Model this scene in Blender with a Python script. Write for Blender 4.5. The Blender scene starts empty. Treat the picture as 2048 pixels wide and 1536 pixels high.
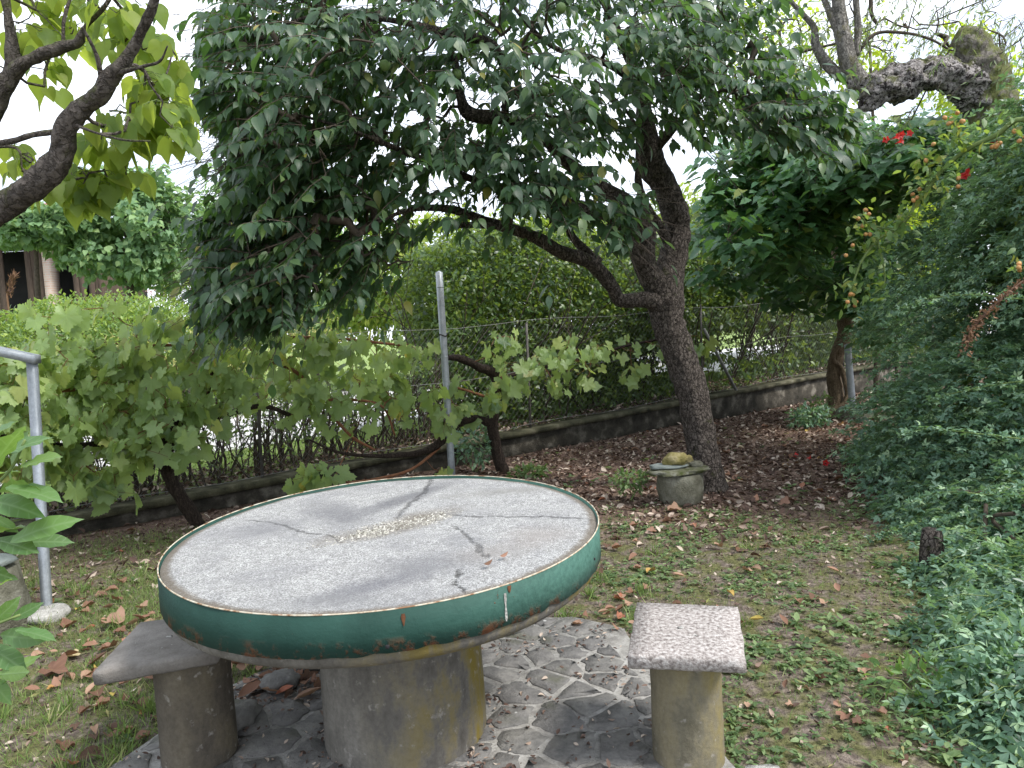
import bpy, math, random
import numpy as np
from mathutils import Matrix, Vector, noise as mnoise

SC = bpy.context.scene
COL = SC.collection
rng = np.random.default_rng(11)
random.seed(11)

# ------------------------------------------------------------------ camera
PITCH, ROLL, FPX, CH = math.radians(4.2), math.radians(3.1), 1420.0, 1.42
FW = np.array([0, math.cos(PITCH), -math.sin(PITCH)])
UP0 = np.array([0, math.sin(PITCH), math.cos(PITCH)])
RT0 = np.array([1.0, 0, 0])
RT = math.cos(ROLL) * RT0 - math.sin(ROLL) * UP0
UP = math.cos(ROLL) * UP0 + math.sin(ROLL) * RT0
CAM = np.array([0, 0, CH])
cam_d = bpy.data.cameras.new('camera')
cam = bpy.data.objects.new('camera', cam_d)
COL.objects.link(cam)
cam_d.sensor_width = 36
cam_d.lens = 36 * FPX / 2048
cam_d.clip_start = 0.05
cam_d.clip_end = 2000
cam.matrix_world = Matrix(((RT[0], UP[0], -FW[0], 0), (RT[1], UP[1], -FW[1], 0), (RT[2], UP[2], -FW[2], CH), (0, 0, 0, 1)))
SC.camera = cam

# ------------------------------------------------------------------ light
SUN_EL, SUN_AZ = math.radians(52), math.radians(118)      # azimuth clockwise from +Y
world = bpy.data.worlds.new('World')
SC.world = world
world.use_nodes = True
wn, wl = world.node_tree.nodes, world.node_tree.links
wn.clear()
w_out = wn.new('ShaderNodeOutputWorld')
w_bg = wn.new('ShaderNodeBackground')
w_sky = wn.new('ShaderNodeTexSky')
w_sky.sky_type = 'NISHITA'
w_sky.sun_disc = False
w_sky.sun_elevation = SUN_EL
w_sky.sun_rotation = SUN_AZ
w_mix = wn.new('ShaderNodeMixRGB')
w_tc = wn.new('ShaderNodeTexCoord')
w_map = wn.new('ShaderNodeMapping')
w_map.inputs['Scale'].default_value = (1, 1, 2.6)
w_noise = wn.new('ShaderNodeTexNoise')
w_noise.inputs['Scale'].default_value = 2.6
w_noise.inputs['Detail'].default_value = 5
w_ramp = wn.new('ShaderNodeValToRGB')
w_ramp.color_ramp.elements[0].position = 0.30
w_ramp.color_ramp.elements[0].color = (0.3, 0.3, 0.3, 1)
w_ramp.color_ramp.elements[1].position = 0.55
w_ramp.color_ramp.elements[1].color = (1, 1, 1, 1)
wl.new(w_tc.outputs['Generated'], w_map.inputs[0])
wl.new(w_map.outputs[0], w_noise.inputs['Vector'])
wl.new(w_noise.outputs['Fac'], w_ramp.inputs[0])
wl.new(w_ramp.outputs[0], w_mix.inputs[0])
wl.new(w_sky.outputs[0], w_mix.inputs[1])
w_mix.inputs[2].default_value = (7.6, 8.1, 8.9, 1)        # bright high cloud
wl.new(w_mix.outputs[0], w_bg.inputs[0])
w_bg.inputs[1].default_value = 0.10
wl.new(w_bg.outputs[0], w_out.inputs[0])
sun_d = bpy.data.lights.new('sun', 'SUN')
sun_d.energy = 2.1
sun_d.angle = math.radians(12)
sun_d.color = (1.0, 0.96, 0.9)
sun = bpy.data.objects.new('sun', sun_d)
COL.objects.link(sun)
sv = Vector((math.sin(SUN_AZ) * math.cos(SUN_EL), math.cos(SUN_AZ) * math.cos(SUN_EL), math.sin(SUN_EL)))
sun.rotation_euler = sv.to_track_quat('Z', 'Y').to_euler()
sun.location = (6, -4, 12)
SC.view_settings.view_transform = 'Standard'
SC.view_settings.look = 'None'
SC.view_settings.gamma = 1
SC.view_settings.exposure = 1.28
SC.render.engine = 'CYCLES'
SC.cycles.max_bounces = 7
SC.cycles.diffuse_bounces = 4
SC.cycles.transmission_bounces = 4
SC.cycles.caustics_reflective = False
SC.cycles.caustics_refractive = False

# ------------------------------------------------------------------ geometry helpers
def ray(u, v):
    return RT * (u - 1024) / FPX - UP * (v - 768) / FPX + FW
def G(u, v, z=0.0):
    d = ray(u, v); return CAM + d * (z - CH) / d[2]
def D(u, v, y):
    d = ray(u, v); return CAM + d * y / d[1]
W0 = np.array([-3.945, 5.3, 0.0]); WD = np.array([0.811, 0.585, 0.0]); WN = np.array([-0.585, 0.811, 0.0])
def DL(u, v, t):
    d = ray(u, v); k = (t - (CAM - W0) @ WN) / (d @ WN); return CAM + d * k
def ST(s, t, z=0.0):
    return W0 + WD * s + WN * t + np.array([0, 0, z])
def proj(Pp):
    d = np.atleast_2d(Pp) - CAM; c = d @ FW
    return np.stack([1024 + FPX * (d @ RT) / c, 768 - FPX * (d @ UP) / c, c], -1)
def hb(s):                                   # level of the land behind the wall
    return np.clip(0.10 + 0.0255 * np.asarray(s, float), 0.05, 0.42)
def gz(x, y):
    x = np.asarray(x, float); y = np.asarray(y, float)
    s = (x - W0[0]) * WD[0] + (y - W0[1]) * WD[1]; t = (x - W0[0]) * WN[0] + (y - W0[1]) * WN[1]
    bump = 0.012 * np.sin(2.1 * x + 0.7 * y) * np.cos(1.7 * y - 0.4 * x) + 0.006 * np.sin(5.3 * x + 1) * np.sin(6.1 * y)
    flat = np.clip((np.hypot(x + 0.35, y - 2.3) - 0.9) / 0.5, 0, 1)
    a = np.clip((t - 0.04) / 0.1, 0, 1)
    return bump * flat * (1 - a) + a * hb(s)
def nrm(a):
    a = np.asarray(a, float); return a / np.maximum(np.linalg.norm(a, axis=-1, keepdims=True), 1e-9)

def make_mesh(name, V, polys, smooth=False, tint=None, lc=None):
    """polys: list of int arrays (m,k); one k per array"""
    me = bpy.data.meshes.new(name)
    V = np.asarray(V, np.float32)
    me.vertices.add(len(V)); me.vertices.foreach_set('co', V.ravel())
    polys = [np.asarray(p, np.int32) for p in polys if len(p)]
    loops = np.concatenate([p.ravel() for p in polys])
    sizes = np.concatenate([np.full(len(p), p.shape[1], np.int32) for p in polys])
    me.loops.add(len(loops)); me.loops.foreach_set('vertex_index', loops)
    me.polygons.add(len(sizes))
    st = np.zeros(len(sizes), np.int32); st[1:] = np.cumsum(sizes)[:-1]
    me.polygons.foreach_set('loop_start', st); me.polygons.foreach_set('loop_total', sizes)
    if smooth: me.polygons.foreach_set('use_smooth', np.ones(len(sizes), bool))
    if tint is not None:
        a = me.attributes.new('tint', 'FLOAT', 'POINT'); a.data.foreach_set('value', np.asarray(tint, np.float32))
    if lc is not None:
        a = me.attributes.new('lc', 'FLOAT_VECTOR', 'POINT'); a.data.foreach_set('vector', np.asarray(lc, np.float32).ravel())
    me.update(calc_edges=True)
    return me

class MB:
    def __init__(s): s.V = []; s.F = {}; s.n = 0; s.T = []; s.L = []
    def add(s, V, F, tint=0.5, lc=None):
        V = np.asarray(V, float)
        for f in (F if isinstance(F, list) else [F]):
            f = np.asarray(f, int)
            if len(f): s.F.setdefault(f.shape[1], []).append(f + s.n)
        s.V.append(V); s.n += len(V)
        s.T.append(np.full(len(V), tint) if np.isscalar(tint) else np.asarray(tint))
        s.L.append(np.zeros((len(V), 3)) if lc is None else lc)
    def build(s, name, mat, parent=None, base=None, smooth=True, kind=None):
        V = np.concatenate(s.V)
        if base is not None: V = V - np.asarray(base)
        me = make_mesh(name, V, [np.concatenate(f) for f in s.F.values()], smooth, np.concatenate(s.T), np.concatenate(s.L))
        me.materials.append(mat)
        o = bpy.data.objects.new(name, me); COL.objects.link(o)
        if parent is not None:
            o.parent = parent
        if kind: o['kind'] = kind
        return o

def tag(o, label=None, cat=None, group=None, kind=None):
    if label: o['label'] = label
    if cat: o['category'] = cat
    if group: o['group'] = group
    if kind: o['kind'] = kind
    return o
def empty(name, loc, label, cat, group=None):
    o = bpy.data.objects.new(name, None); COL.objects.link(o)
    o.location = tuple(loc); o.empty_display_size = 0.1
    return tag(o, label, cat, group)

def catmull(P, n=6):
    P = np.asarray(P, float)
    Q = np.vstack([2 * P[0] - P[1], P, 2 * P[-1] - P[-2]])
    out = []
    for i in range(1, len(Q) - 2):
        a, b, c, d = Q[i - 1], Q[i], Q[i + 1], Q[i + 2]
        for k in range(n):
            t = k / n
            out.append(0.5 * ((2 * b) + (c - a) * t + (2 * a - 5 * b + 4 * c - d) * t * t + (3 * b - a - 3 * c + d) * t ** 3))
    out.append(P[-1])
    return np.array(out)

def tube(mb, pts, rad, sides=6, lump=0.0, lfreq=9.0, tint=0.5, cap=True, flat=None):
    pts = np.asarray(pts, float); n = len(pts)
    rad = np.full(n, rad) if np.isscalar(rad) else np.asarray(rad, float)
    tan = nrm(np.gradient(pts, axis=0))
    ref = np.array([0, 0, 1.0]) if abs(tan[0][2]) < 0.9 else np.array([1.0, 0, 0])
    x = nrm(np.cross(tan[0], ref)); fr = []
    for i in range(n):
        x = nrm(x - tan[i] * (x @ tan[i])); fr.append((x, np.cross(tan[i], x)))
    ang = np.linspace(0, 2 * math.pi, sides, endpoint=False)
    V = np.zeros((n, sides, 3))
    for i in range(n):
        X, Y = fr[i]
        ring = np.cos(ang)[:, None] * X + np.sin(ang)[:, None] * Y
        r = np.full(sides, rad[i])
        if lump:
            for j in range(sides):
                q = pts[i] + ring[j] * rad[i]
                r[j] *= 1 + lump * mnoise.noise(Vector(q * lfreq)) + 0.5 * lump * mnoise.noise(Vector((q[0] * lfreq * 4, q[1] * lfreq * 4, q[2] * lfreq * 1.6)))
        V[i] = pts[i] + ring * r[:, None]
    idx = np.arange(n * sides).reshape(n, sides)
    a = idx[:-1]; b = idx[1:]
    F = np.stack([a, np.roll(a, -1, 1), np.roll(b, -1, 1), b], -1).reshape(-1, 4)
    V = V.reshape(-1, 3)
    fs = [F]
    if cap and sides > 2:
        V = np.vstack([V, pts[0] - tan[0] * rad[0] * 0.3, pts[-1] + tan[-1] * rad[-1] * 0.5])
        k = n * sides
        fs.append(np.stack([np.roll(idx[0], -1), idx[0], np.full(sides, k)], -1))
        fs.append(np.stack([idx[-1], np.roll(idx[-1], -1), np.full(sides, k + 1)], -1))
    mb.add(V, fs, tint)

def lathe(mb, prof, center, sides=64, wob=0.0, tint=0.5, tilt=None, seed=0.0):
    """prof: list of (r,z); closed surface of revolution"""
    ang = np.linspace(0, 2 * math.pi, sides, endpoint=False)
    V = []
    for r, z in prof:
        for a in ang:
            rr = r * (1 + wob * mnoise.noise(Vector((math.cos(a) * 2 + seed, math.sin(a) * 2, z * 6))))
            V.append((math.cos(a) * rr, math.sin(a) * rr, z))
    V = np.array(V)
    if tilt is not None: V[:, 2] += tilt[0] * V[:, 0] + tilt[1] * V[:, 1]
    V = V + np.asarray(center)
    n = len(prof); idx = np.arange(n * sides).reshape(n, sides); a = idx[:-1]; b = idx[1:]
    F = np.stack([a, np.roll(a, -1, 1), np.roll(b, -1, 1), b], -1).reshape(-1, 4)
    mb.add(V, F, tint)

def rock(mb, c, r, seed, sq=(1, 1, 1), sub=3, amp=0.25, fr=1.6, tint=0.5, rot=0.0):
    import bmesh
    bm = bmesh.new(); bmesh.ops.create_icosphere(bm, subdivisions=sub, radius=1)
    V = np.array([v.co[:] for v in bm.verts]); F = np.array([[v.index for v in f.verts] for f in bm.faces]); bm.free()
    k = np.array([1 + amp * (mnoise.noise(Vector(p * fr + seed)) + 0.4 * mnoise.noise(Vector(p * fr * 3 + seed))) for p in V])
    V = np.sign(V) * np.abs(V) ** 0.8
    V = V * k[:, None] * np.asarray(sq) * r
    cr, sr = math.cos(rot), math.sin(rot)
    V = V @ np.array([[cr, sr, 0], [-sr, cr, 0], [0, 0, 1]])
    mb.add(V + np.asarray(c), F, tint)

# ------------------------------------------------------------------ leaf shapes (base at origin, tip towards +Y, face +Z)
def strip_leaf(rows, drop=0.25, fold=0.10, wave=0.0):
    V = []; F3 = []; F4 = []
    for i, (t, w) in enumerate(rows):
        z = -drop * t * t
        if w == 0: V.append((0, t, z)); continue
        wv = wave * (1 if i % 2 else -1)
        V += [(-w, t - 0.02, z + fold * w * 2 + wv), (0, t, z), (w, t - 0.02, z + fold * w * 2 - wv)]
    k = 0; ids = []
    for t, w in rows:
        if w == 0: ids.append((k,)); k += 1
        else: ids.append((k, k + 1, k + 2)); k += 3
    for a, b in zip(ids[:-1], ids[1:]):
        if len(a) == 1 and len(b) == 3: F3 += [(a[0], b[1], b[0]), (a[0], b[2], b[1])]
        elif len(a) == 3 and len(b) == 3: F4 += [(a[0], a[1], b[1], b[0]), (a[1], a[2], b[2], b[1])]
        elif len(a) == 3: F3 += [(a[0], a[1], b[0]), (a[1], a[2], b[0])]
    return np.array(V, float), [np.array(F3, int), np.array(F4, int)] if F4 else [np.array(F3, int)]
def fan_leaf(outl, center=(0, 0.3), drop=0.2, cup=0.1):
    P = [center] + list(outl)
    V = np.array([(x, y, 0.0) for x, y in P])
    V[:, 2] = -drop * np.clip(V[:, 1], 0, 9) ** 2 + cup * np.abs(V[:, 0]) - 0.04 * np.sin(9 * V[:, 0] + 5 * V[:, 1])
    n = len(outl)
    F = np.array([(0, 1 + i, 1 + (i + 1) % n) for i in range(n)])[:, [0, 2, 1]]
    return V, [F]
def polar_leaf(fn, n, c=(0, 0.38), **k):
    o = []
    for i in range(n):
        a = -math.pi / 2 + 2 * math.pi * i / n
        r = fn(i, a); o.append((c[0] + r * math.cos(a), c[1] + r * math.sin(a)))
    return fan_leaf(o, c, **k)
def grape_fn(j):
    def f(i, a):
        b = a - math.pi / 2
        while b < -math.pi: b += 2 * math.pi
        r = 0.45 + 0.085 * math.cos(5 * b) + 0.03 * math.cos(b) + (0.05 * math.cos(3 * b) if j == 2 else 0)
        if abs(abs(b) - math.pi) < 0.16: r = 0.12
        return r * (1 + (0.09 if i % 2 else -0.06) + 0.05 * math.sin(i * 7.3 + j))
    return f
LEAF = {
 'persimmon': [strip_leaf([(0, 0), (0.1, .10), (0.28, .21), (0.48, .235), (0.68, .17), (0.86, .055), (1, 0)], d, f) for d, f in ((.18, .10), (.38, .2), (.28, .02), (.5, .12))],
 'heart': [fan_leaf([(0, 0.05), (.14, -.06), (.30, -.02), (.42, .14), (.45, .34), (.38, .56), (.24, .74), (.10, .88), (0, 1.02), (-.10, .88), (-.25, .72), (-.38, .54), (-.45, .32), (-.41, .12), (-.30, -.03), (-.14, -.06)], (0, .32), d, c) for d, c in ((.25, .12), (.5, .2), (.35, -.05))]
        + [fan_leaf([(0, 0.05), (.16, -.06), (.34, 0), (.45, .18), (.46, .36), (.55, .58), (.34, .60), (.24, .76), (0, 1.0), (-.18, .8), (-.32, .62), (-.5, .56), (-.46, .34), (-.42, .12), (-.30, -.03), (-.14, -.06)], (0, .32), .35, .1)],
 'grape': [polar_leaf(grape_fn(j), 44, drop=d, cup=c) for j, d, c in ((0, .15, .12), (2, .35, .2), (5, .25, -.1))],
 'creeper': [fan_leaf([(0, 0), (.16, .03), (.30, .16), (.40, .14), (.36, .34), (.46, .44), (.30, .54), (.30, .68), (.16, .76), (0, 1.05), (-.16, .76), (-.31, .68), (-.30, .54), (-.46, .45), (-.36, .32), (-.40, .14), (-.28, .15), (-.16, .03)], (0, .4), d, c) for d, c in ((.2, .12), (.4, .2))],
 'oak': [strip_leaf([(0, 0), (.1, .05), (.24, .13), (.36, .145), (.5, .185), (.62, .17), (.74, .16), (.86, .09), (.93, .05), (1, 0)], d, .12, .02) for d in (.15, .3)],
 'small': [strip_leaf([(0, 0), (.35, .24), (.7, .18), (1, 0)], d, .1) for d in (.1, .35)],
 'tiny': [(np.array([(0, 0, 0), (-.24, .5, .05), (0, 1, -.1), (.24, .5, .05)]), [np.array([(0, 3, 2), (0, 2, 1)])])],
 'willow': [strip_leaf([(0, 0), (.4, .09), (1, 0)], .2, .1)],
 'blade': [(np.array([(-.035, 0, 0), (.035, 0, 0), (-.022, .5, .05), (.022, .5, .05), (0, 1, .3)]), [np.array([(2, 3, 4)]), np.array([(0, 1, 3, 2)])])],
}
def trifol():
    V, F = [], []
    base, f = LEAF['tiny'][0]
    for a, s in ((0, 1), (1.15, .8), (-1.15, .8)):
        c, sn = math.cos(a), math.sin(a)
        R = np.array([[c, sn, 0], [-sn, c, 0], [0, 0, 1]])
        F.append(f[0] + len(V) * 4); V.append(base * s @ R)
    return np.concatenate(V), [np.concatenate(F)]
LEAF['trifol'] = [trifol()]
def litter_shape(seed):
    r = np.random.default_rng(seed)
    o = []
    n = 18; ph = r.random() * 6; lob = r.uniform(.02, .16)
    for i in range(n):
        a = -math.pi / 2 + 2 * math.pi * i / n
        k = (0.40 + 0.12 * math.sin(a) + lob * math.cos(5 * (a - math.pi / 2))) * (0.9 + 0.2 * r.random())
        o.append((k * math.cos(a) * .85, .42 + k * math.sin(a)))
    V, F = fan_leaf(o, (0, .42), 0, 0)
    V[1:, 2] += 0.10 * r.random(n) + r.uniform(.2, .9) * np.abs(V[1:, 0]) ** 1.3 + r.uniform(-.25, .4) * np.abs(V[1:, 1] - .4)
    return V, F
LEAF['dry'] = [litter_shape(k) for k in range(5)]
LEAF['dryoval'] = [strip_leaf([(0, 0), (.15, .15), (.35, .25), (.6, .24), (.82, .13), (1, 0)], d, f) for d, f in ((-.3, .35), (.2, .5), (-.15, -.3))]

def frames(dirv, upv):
    Y = nrm(dirv); X = np.cross(Y, upv); X = nrm(X); Z = np.cross(X, Y); return X, Y, Z
def scatter(mb, kind, pos, dirv, upv, size, r=rng, tint=None):
    pos = np.asarray(pos); n = len(pos)
    if n == 0: return
    X, Y, Z = frames(np.broadcast_to(dirv, pos.shape), np.broadcast_to(upv, pos.shape))
    size = np.broadcast_to(size, (n,)); var = r.integers(0, len(LEAF[kind]), n)
    tint = r.random(n) if tint is None else np.broadcast_to(tint, (n,))
    for k, (T, F) in enumerate(LEAF[kind]):
        m = var == k
        if not m.any(): continue
        c = m.sum(); s = size[m][:, None, None]
        V = pos[m][:, None] + s * (T[None, :, 0:1] * X[m][:, None] + T[None, :, 1:2] * Y[m][:, None] + T[None, :, 2:3] * Z[m][:, None])
        off = (np.arange(c) * len(T))[:, None, None]
        Fs = [(f[None] + off).reshape(-1, f.shape[1]) for f in F]
        mb.add(V.reshape(-1, 3), Fs, np.repeat(tint[m], len(T)), np.tile(T, (c, 1)))
_lm = {}
def leaf_mesh(kind, k, mat, name='leaf'):
    key = (kind, k, mat.name)
    if key not in _lm:
        T, F = LEAF[kind][k]
        me = make_mesh(name, T, F, True, np.zeros(len(T)), T); me.materials.append(mat); _lm[key] = me
    return _lm[key]
def put_leaf(kind, p, d, u, s, mat, parent=None, base=None, name='leaf', r=rng):
    k = int(r.integers(0, len(LEAF[kind])))
    o = bpy.data.objects.new(name, leaf_mesh(kind, k, mat, name)); COL.objects.link(o)
    X, Y, Z = frames(np.array([d]), np.array([u])); X, Y, Z = X[0] * s, Y[0] * s, Z[0] * s
    q = np.asarray(p) - (0 if base is None else np.asarray(base))
    o.matrix_local = Matrix(((X[0], Y[0], Z[0], q[0]), (X[1], Y[1], Z[1], q[1]), (X[2], Y[2], Z[2], q[2]), (0, 0, 0, 1)))
    if parent is not None: o.parent = parent
    return o
def foliage(kind, pos, dirv, upv, size, mat, parent, base, n_obj=300, mass='crown', name='leaf', r=rng):
    """the leaves that show largest are parts of their own, the rest one mass"""
    pos = np.asarray(pos); n = len(pos); dirv = np.broadcast_to(dirv, pos.shape); upv = np.broadcast_to(upv, pos.shape); size = np.broadcast_to(size, (n,)).copy()
    q = proj(pos); vis = (q[:, 0] > -20) & (q[:, 0] < 2068) & (q[:, 1] > -20) & (q[:, 1] < 1556) & (q[:, 2] > 0.3)
    score = np.where(vis, size / np.maximum(q[:, 2], .1) * np.exp(-0.3 * q[:, 2]), -1)
    order = np.argsort(-score); pick = order[:n_obj]; pick = pick[score[pick] > 0]
    for i in pick: put_leaf(kind, pos[i], dirv[i], upv[i], size[i], mat, parent, base, name, r)
    rest = np.ones(n, bool); rest[pick] = False
    if rest.any():
        mb = MB(); scatter(mb, kind, pos[rest], dirv[rest], upv[rest], size[rest], r)
        return mb.build(mass, mat, parent, base, True, 'stuff')

# ------------------------------------------------------------------ region sampling and tree growth
def sample(regions, n, r=rng, shell=0.0):
    """regions: (mode, u, v, ru, rv, d0, d1, weight)"""
    w = np.array([q[7] if len(q) > 7 else q[3] * q[4] for q in regions], float); w /= w.sum()
    out = []
    for q in [regions[i] for i in r.choice(len(regions), n, p=w)]:
        a = r.random() * 2 * math.pi; k = math.sqrt(r.uniform(shell, 1))
        dd = math.sqrt(max(0, 1 - k * k)) * r.uniform(-1, 1) * 0.5 + 0.5 + r.uniform(-.15, .15)
        u = q[1] + q[3] * k * math.cos(a); v = q[2] + q[4] * k * math.sin(a); d = q[5] + (q[6] - q[5]) * dd
        out.append(D(u, v, d) if q[0] == 'y' else DL(u, v, d))
    return np.array(out)

def limb(px, n=6, t=None):
    P = np.array([D(u, v, y) if t is None else DL(u, v, y) for u, v, y, w in px])
    dist = (P - CAM) @ FW
    R = np.array([w for *_, w in px]) * 0.5 * dist / FPX
    Q = catmull(np.hstack([P, R[:, None]]), n)
    return Q[:, :3], np.maximum(Q[:, 3], .003)

def grow(skel, targets, mb, r=rng, r0=0.004, ex=0.42, sides=5, jit=0.12, sag=0.1, seg=0.22, rmax=0.05, tint=0.5):
    """space the targets out from the nearest wood; returns the end directions"""
    nodes = np.array(skel, float); par = np.full(len(nodes), -1); par = list(par)
    N = [p for p in nodes]; cnt = [0] * len(N); base_n = len(N)
    tg = np.asarray(targets); d0 = np.array([np.min(((nodes - t) ** 2).sum(1)) for t in tg])
    order = np.argsort(d0); paths = []; dirs = np.zeros_like(tg)
    arr = np.zeros((len(N) + len(tg) * 14, 3)); arr[:len(N)] = nodes; m = len(N)
    for ti in order:
        t = tg[ti]; d2 = ((arr[:m] - t) ** 2).sum(1); j = int(d2.argmin()); a = arr[j].copy()
        L = math.sqrt(d2[j]); k = max(2, min(12, int(L / seg) + 1)); path = [j]
        off = nrm(r.normal(size=3)) * L * jit
        for i in range(1, k + 1):
            f = i / k
            p = a + (t - a) * f + off * math.sin(f * math.pi) + np.array([0, 0, sag * L * math.sin(f * math.pi)])
            if i < k: p = p + r.normal(size=3) * 0.012
            arr[m] = p; par.append(path[-1]); cnt.append(0); path.append(m); m += 1
        q = path[-1]
        while q >= base_n: cnt[q] += 1; q = par[q]
        dirs[ti] = nrm(arr[m - 1] - arr[m - 2]); paths.append(path)
    for path in paths:
        c = np.array([max(1, cnt[i]) for i in path[1:]], float); c = np.concatenate([[c[0]], c])
        rad = np.minimum(r0 * c ** ex, rmax)
        tube(mb, arr[path], rad, sides, cap=False, tint=tint)
    return dirs

# ------------------------------------------------------------------ materials
def new_mat(name):
    m = bpy.data.materials.new(name); m.use_nodes = True; nt = m.node_tree; nt.nodes.clear()
    out = nt.nodes.new('ShaderNodeOutputMaterial'); return m, nt, out
class NT:
    def __init__(s, nt): s.nt = nt
    def n(s, typ, **kw):
        x = s.nt.nodes.new(typ)
        for k, v in kw.items():
            if k.startswith('_'): setattr(x, k[1:], v)
            else:
                i = x.inputs[int(k[1:])] if k[0] == 'i' and k[1:].isdigit() else x.inputs[k.replace('_', ' ')]
                if hasattr(v, 'is_output'): s.nt.links.new(v, i)
                else: i.default_value = v
        return x
    def noise(s, vec, scale, detail=4, rough=.55, dist=0):
        return s.n('ShaderNodeTexNoise', Vector=vec, Scale=scale, Detail=detail, Roughness=rough, Distortion=dist).outputs['Fac']
    def ramp(s, fac, stops):
        x = s.n('ShaderNodeValToRGB', i0=fac); cr = x.color_ramp
        while len(cr.elements) < len(stops): cr.elements.new(0.5)
        for e, (p, c) in zip(cr.elements, stops):
            e.position = p; e.color = (c, c, c, 1) if np.isscalar(c) else (*c, 1)
        return x.outputs[0]
    def mix(s, fac, a, b, mode='MIX'):
        def c(v): return v if hasattr(v, 'is_output') else ((v, v, v, 1) if np.isscalar(v) else (*v, 1))
        return s.n('ShaderNodeMixRGB', _blend_type=mode, i0=fac, i1=c(a), i2=c(b)).outputs[0]
    def math(s, op, a, b=0.0, cl=False):
        return s.n('ShaderNodeMath', _operation=op, _use_clamp=cl, i0=a, i1=b).outputs[0]
    def map(s, v, a, b, c=0.0, d=1.0):
        return s.n('ShaderNodeMapRange', i0=v, i1=a, i2=b, i3=c, i4=d).outputs[0]
    def pos(s, obj=False, scale=None):
        v = s.n('ShaderNodeTexCoord').outputs['Object'] if obj else s.n('ShaderNodeNewGeometry').outputs['Position']
        if scale: v = s.n('ShaderNodeMapping', Vector=v, Scale=scale).outputs[0]
        return v
    def bump(s, h, strength=.5, dist=.01, nr=None):
        kw = dict(Height=h, Strength=strength, Distance=dist)
        if nr is not None: kw['Normal'] = nr
        return s.n('ShaderNodeBump', **kw).outputs[0]
    def bsdf(s, out, color, rough=.85, normal=None, spec=.3, metal=0.0):
        kw = dict(Base_Color=color if hasattr(color, 'is_output') else (*color, 1), Roughness=rough, Metallic=metal)
        kw['Specular_IOR_Level'] = spec
        if normal is not None: kw['Normal'] = normal
        b = s.n('ShaderNodeBsdfPrincipled', **kw)
        if out is not None: s.nt.links.new(b.outputs[0], out.inputs[0])
        return b

def leaf_mat(name, stops, trans, tfac=.35, rough=.45, spec=.5, vein=(.1, .14, .05), vstr=.35, spots=0.0, back=None):
    m, nt, out = new_mat(name); N = NT(nt)
    a = N.n('ShaderNodeAttribute', _attribute_name='tint').outputs['Fac']
    oi = N.n('ShaderNodeObjectInfo').outputs['Random']
    f = N.math('FRACT', N.math('ADD', a, oi))
    c = N.ramp(f, stops)
    nz = N.noise(N.pos(), 26, 2)
    c = N.mix(N.map(nz, .35, .7, 0, .35), c, N.mix(1, c, (.6, .62, .5), 'MULTIPLY'))
    lc = N.n('ShaderNodeAttribute', _attribute_name='lc').outputs['Vector']
    sx = N.n('ShaderNodeSeparateXYZ', i0=lc); ax = N.math('ABSOLUTE', sx.outputs[0])
    mid = N.map(ax, .0, .03, 1, 0)
    sv_ = N.math('SINE', N.math('MULTIPLY', N.math('SUBTRACT', sx.outputs[1], N.math('MULTIPLY', ax, .8)), 44))
    side = N.map(sv_, .75, 1.0, 0, .55)
    vm = N.math('MULTIPLY', N.math('MAXIMUM', mid, side), vstr, True)
    c2 = N.mix(vm, c, vein)
    if spots:
        sp = N.noise(N.pos(), 70, 2)
        c2 = N.mix(N.map(sp, .62, .70, 0, spots), c2, (.16, .07, .02))
    if back is not None:
        bf = N.n('ShaderNodeNewGeometry').outputs['Backfacing']
        c2 = N.mix(bf, c2, N.mix(.6, c2, back))
    bm_ = N.bump(N.math('SUBTRACT', 1, vm), .35, .004)
    b = N.bsdf(None, c2, rough, bm_, spec)
    tc = N.mix(1, N.mix(.5, c2, trans), (1.6, 1.6, 1.4), 'MULTIPLY')
    t = N.n('ShaderNodeBsdfTranslucent', Color=tc)
    mx = N.n('ShaderNodeMixShader', i0=tfac, i1=b.outputs[0], i2=t.outputs[0])
    nt.links.new(mx.outputs[0], out.inputs[0])
    return m

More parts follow.
